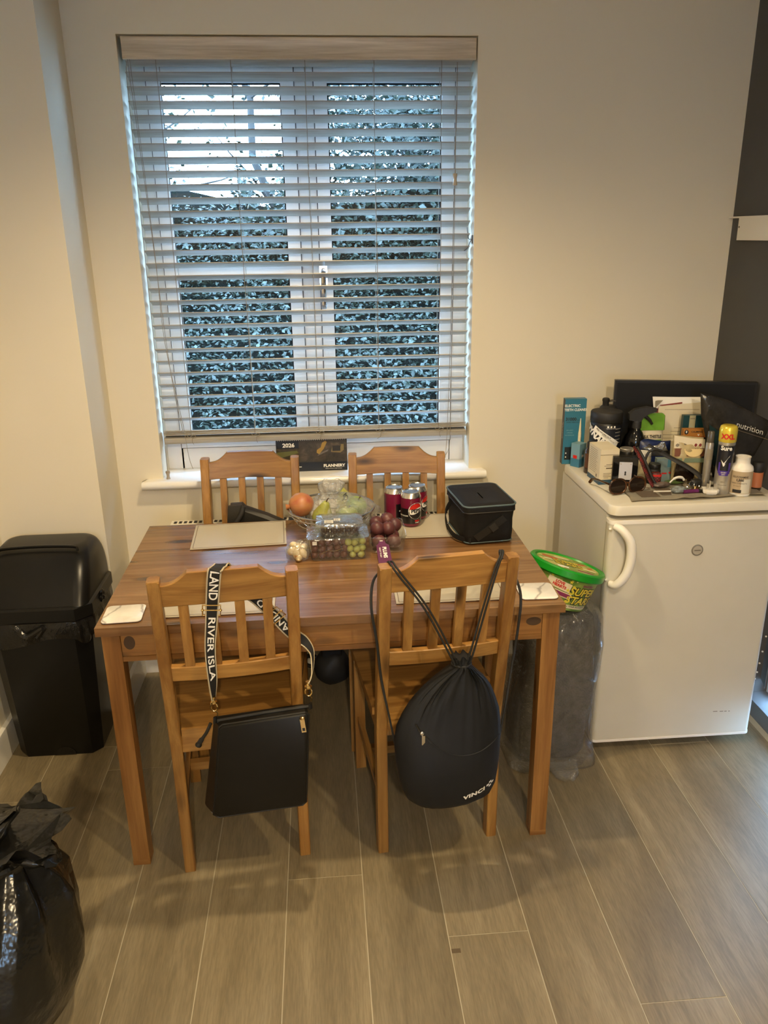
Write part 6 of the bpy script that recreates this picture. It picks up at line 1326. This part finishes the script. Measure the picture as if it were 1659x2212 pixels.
# grey packet, green packet, cable clip, brush, pen, keys, plug
def packet(name, label, loc, rz, w_, d_, h_, m, rx=0, cat='packet'):
    t = setp(ob(name, ball(1, 3, (w_/2, d_/2, h_/2), (0, 0, h_/2), 0.25, w_*90, 1.6), m, None, 60, loc=loc), label, cat); t.rotation_euler = (R(rx), 0, R(rz)); return t
packet('foil_packet', 'crumpled grey brown foil packet in the middle of the front clutter', (1.062, 2.338, Z1), 12, 0.060, 0.030, 0.018, plain('packet_grey', (0.16, 0.125, 0.11, 1), 0.3, 0.3, var=0.3, vscale=40, bump=0.8, bscale=50, bdist=0.005))
packet('green_packet', 'flat green packet half hidden under the sunglasses arm', (1.118, 2.372, Z1), 0, 0.062, 0.030, 0.012, col('packet_green', 74, 96, 50, 0.5))
cc = setp(ob('cable_clip', tb(spline([(-0.022, 0, 0.004), (-0.010, 0, 0.016), (0.005, 0, 0.021), (0.018, 0, 0.018), (0.024, 0, 0.010)], 6), [0.0035]*6+[0.0055]*12+[0.004]*7, 10, flat=0.7), WHT, None, 60, loc=(1.112, 2.338, Z1+0.010)), 'curved white plastic clip lying on the packets', 'clip')
br = thing('brush', 'small brush with a thin white stick and grey blue bristles on the newspaper', 'brush', (1.075, 2.272, Z1), 3)
ob('handle', tb([(-0.066, 0, 0.010), (-0.010, 0, 0.008)], 0.0022, 8), WHT, br); ob('bristles', ball(1, 3, (0.024, 0.013, 0.011), (0.014, 0, 0.0112), 0.35, 3, 4), plain('bristle_grey', (0.20, 0.23, 0.24, 1), 0.3, var=0.4, vscale=60), br, 60)
pn = thing('purple_lighter', 'purple and black lighter lying between the brush and the plug', 'lighter', (1.128, 2.268, Z1), 4)
ob('body', tb([(-0.026, 0, 0.0065), (0.024, 0, 0.0065)], 0.0065, 12, flat=0.8), col('lighter_purple', 92, 34, 84, 0.25), pn); ob('cap', tb([(0.024, 0, 0.0065), (0.036, 0, 0.0065)], 0.0062, 12), BLK, pn); ob('wheel', lat([(0.003, -0.003), (0.003, 0.003)], 12, (0, 0, 0)), CHROME, pn).matrix_local = Matrix.Translation((0.032, 0, 0.013)) @ Matrix.Rotation(R(90), 4, 'X')
ky = thing('bunch_of_keys', 'bunch of keys on rings lying beside the white plug', 'keys', (1.143, 2.303, Z1), 10)
for (x, y, z, rx, ry, r) in ((0.006, 0, 0.014, 70, 0, 0.013), (0.018, -0.004, 0.012, 60, 40, 0.012), (0.0, 0.004, 0.008, 20, 20, 0.015)):
    o = ob('ring', tb([(r*math.cos(a), r*math.sin(a), 0) for a in [2*PI*i/22 for i in range(23)]], 0.0011, 6), CHROME, ky); o.location = (x, y, z); o.rotation_euler = (R(rx), R(ry), 0)
kb = []
for (x, y, z, rz, ry, m_) in ((-0.018, -0.006, 0.006, 20, -12, STEEL), (0.010, -0.012, 0.005, -150, -8, GOLD), (-0.012, 0.008, 0.012, 60, -20, STEEL), (0.020, 0.006, 0.008, -60, 10, GOLD)):
    bm = lat([(0.009, 0), (0.009, 0.0018)], 16); box(bm, 0.007, 0.032, -0.0032, 0.0032, 0, 0.0018); box(bm, 0.018, 0.022, -0.0048, -0.003, 0, 0.0018); box(bm, 0.026, 0.029, -0.0045, -0.003, 0, 0.0018)
    o = ob('key', bm, m_, ky, 30); o.location = (x, y, z); o.rotation_euler = (0, R(ry), R(rz))
ob('key_fob', loft(B(), [[(x, y, z) for x, y in rrect(0.034*k, 0.022*k, 0.007, 4, (0.024, 0.010))] for z, k in ((0.008, 0.9), (0.011, 1), (0.024, 1), (0.028, 0.85))]), BLKM, ky, 50)
pg = thing('mains_plug', 'white three pin mains plug lying pins up near the deodorant can', 'plug', (1.186, 2.262, Z1+0.0005), -12)
ob('body', loft(B(), [[(x*k, y*k, z) for x, y in ((-0.024, -0.012), (-0.016, -0.022), (0.016, -0.022), (0.024, -0.012), (0.022, 0.020), (-0.022, 0.020))] for z, k in ((0, 0.82), (0.004, 0.95), (0.012, 1.0), (0.0145, 0.97))]), WHT, pg, 30, bevel=0.0015)
for x, y, w_, d_, h_ in ((0, 0.012, 0.004, 0.008, 0.022), (-0.011, -0.008, 0.0063, 0.004, 0.018), (0.011, -0.008, 0.0063, 0.004, 0.018)): ob('pin', bx(x-w_/2, x+w_/2, y-d_/2, y+d_/2, 0.0145, 0.0145+h_), SIL, pg, bevel=0.0006, seg=1)
# wood knots on the front apron of the table
for x in (-0.517, 0.515):
    o = ob('knot', lat([(0.001, 0), (1, 0.0), (1, 0.0012)], 24), KNOT, bpy.data.objects['dining_table']); o.scale = (0.014, 0.020, 0.5); o.matrix_local = Matrix.Translation((x, -TD+0.0232, TZ-0.055)) @ Matrix.Rotation(R(90), 4, 'X') @ Matrix.Diagonal((0.014 if x < 0 else 0.020, 0.019 if x < 0 else 0.012, 0.5, 1))
bpy.context.view_layer.update()
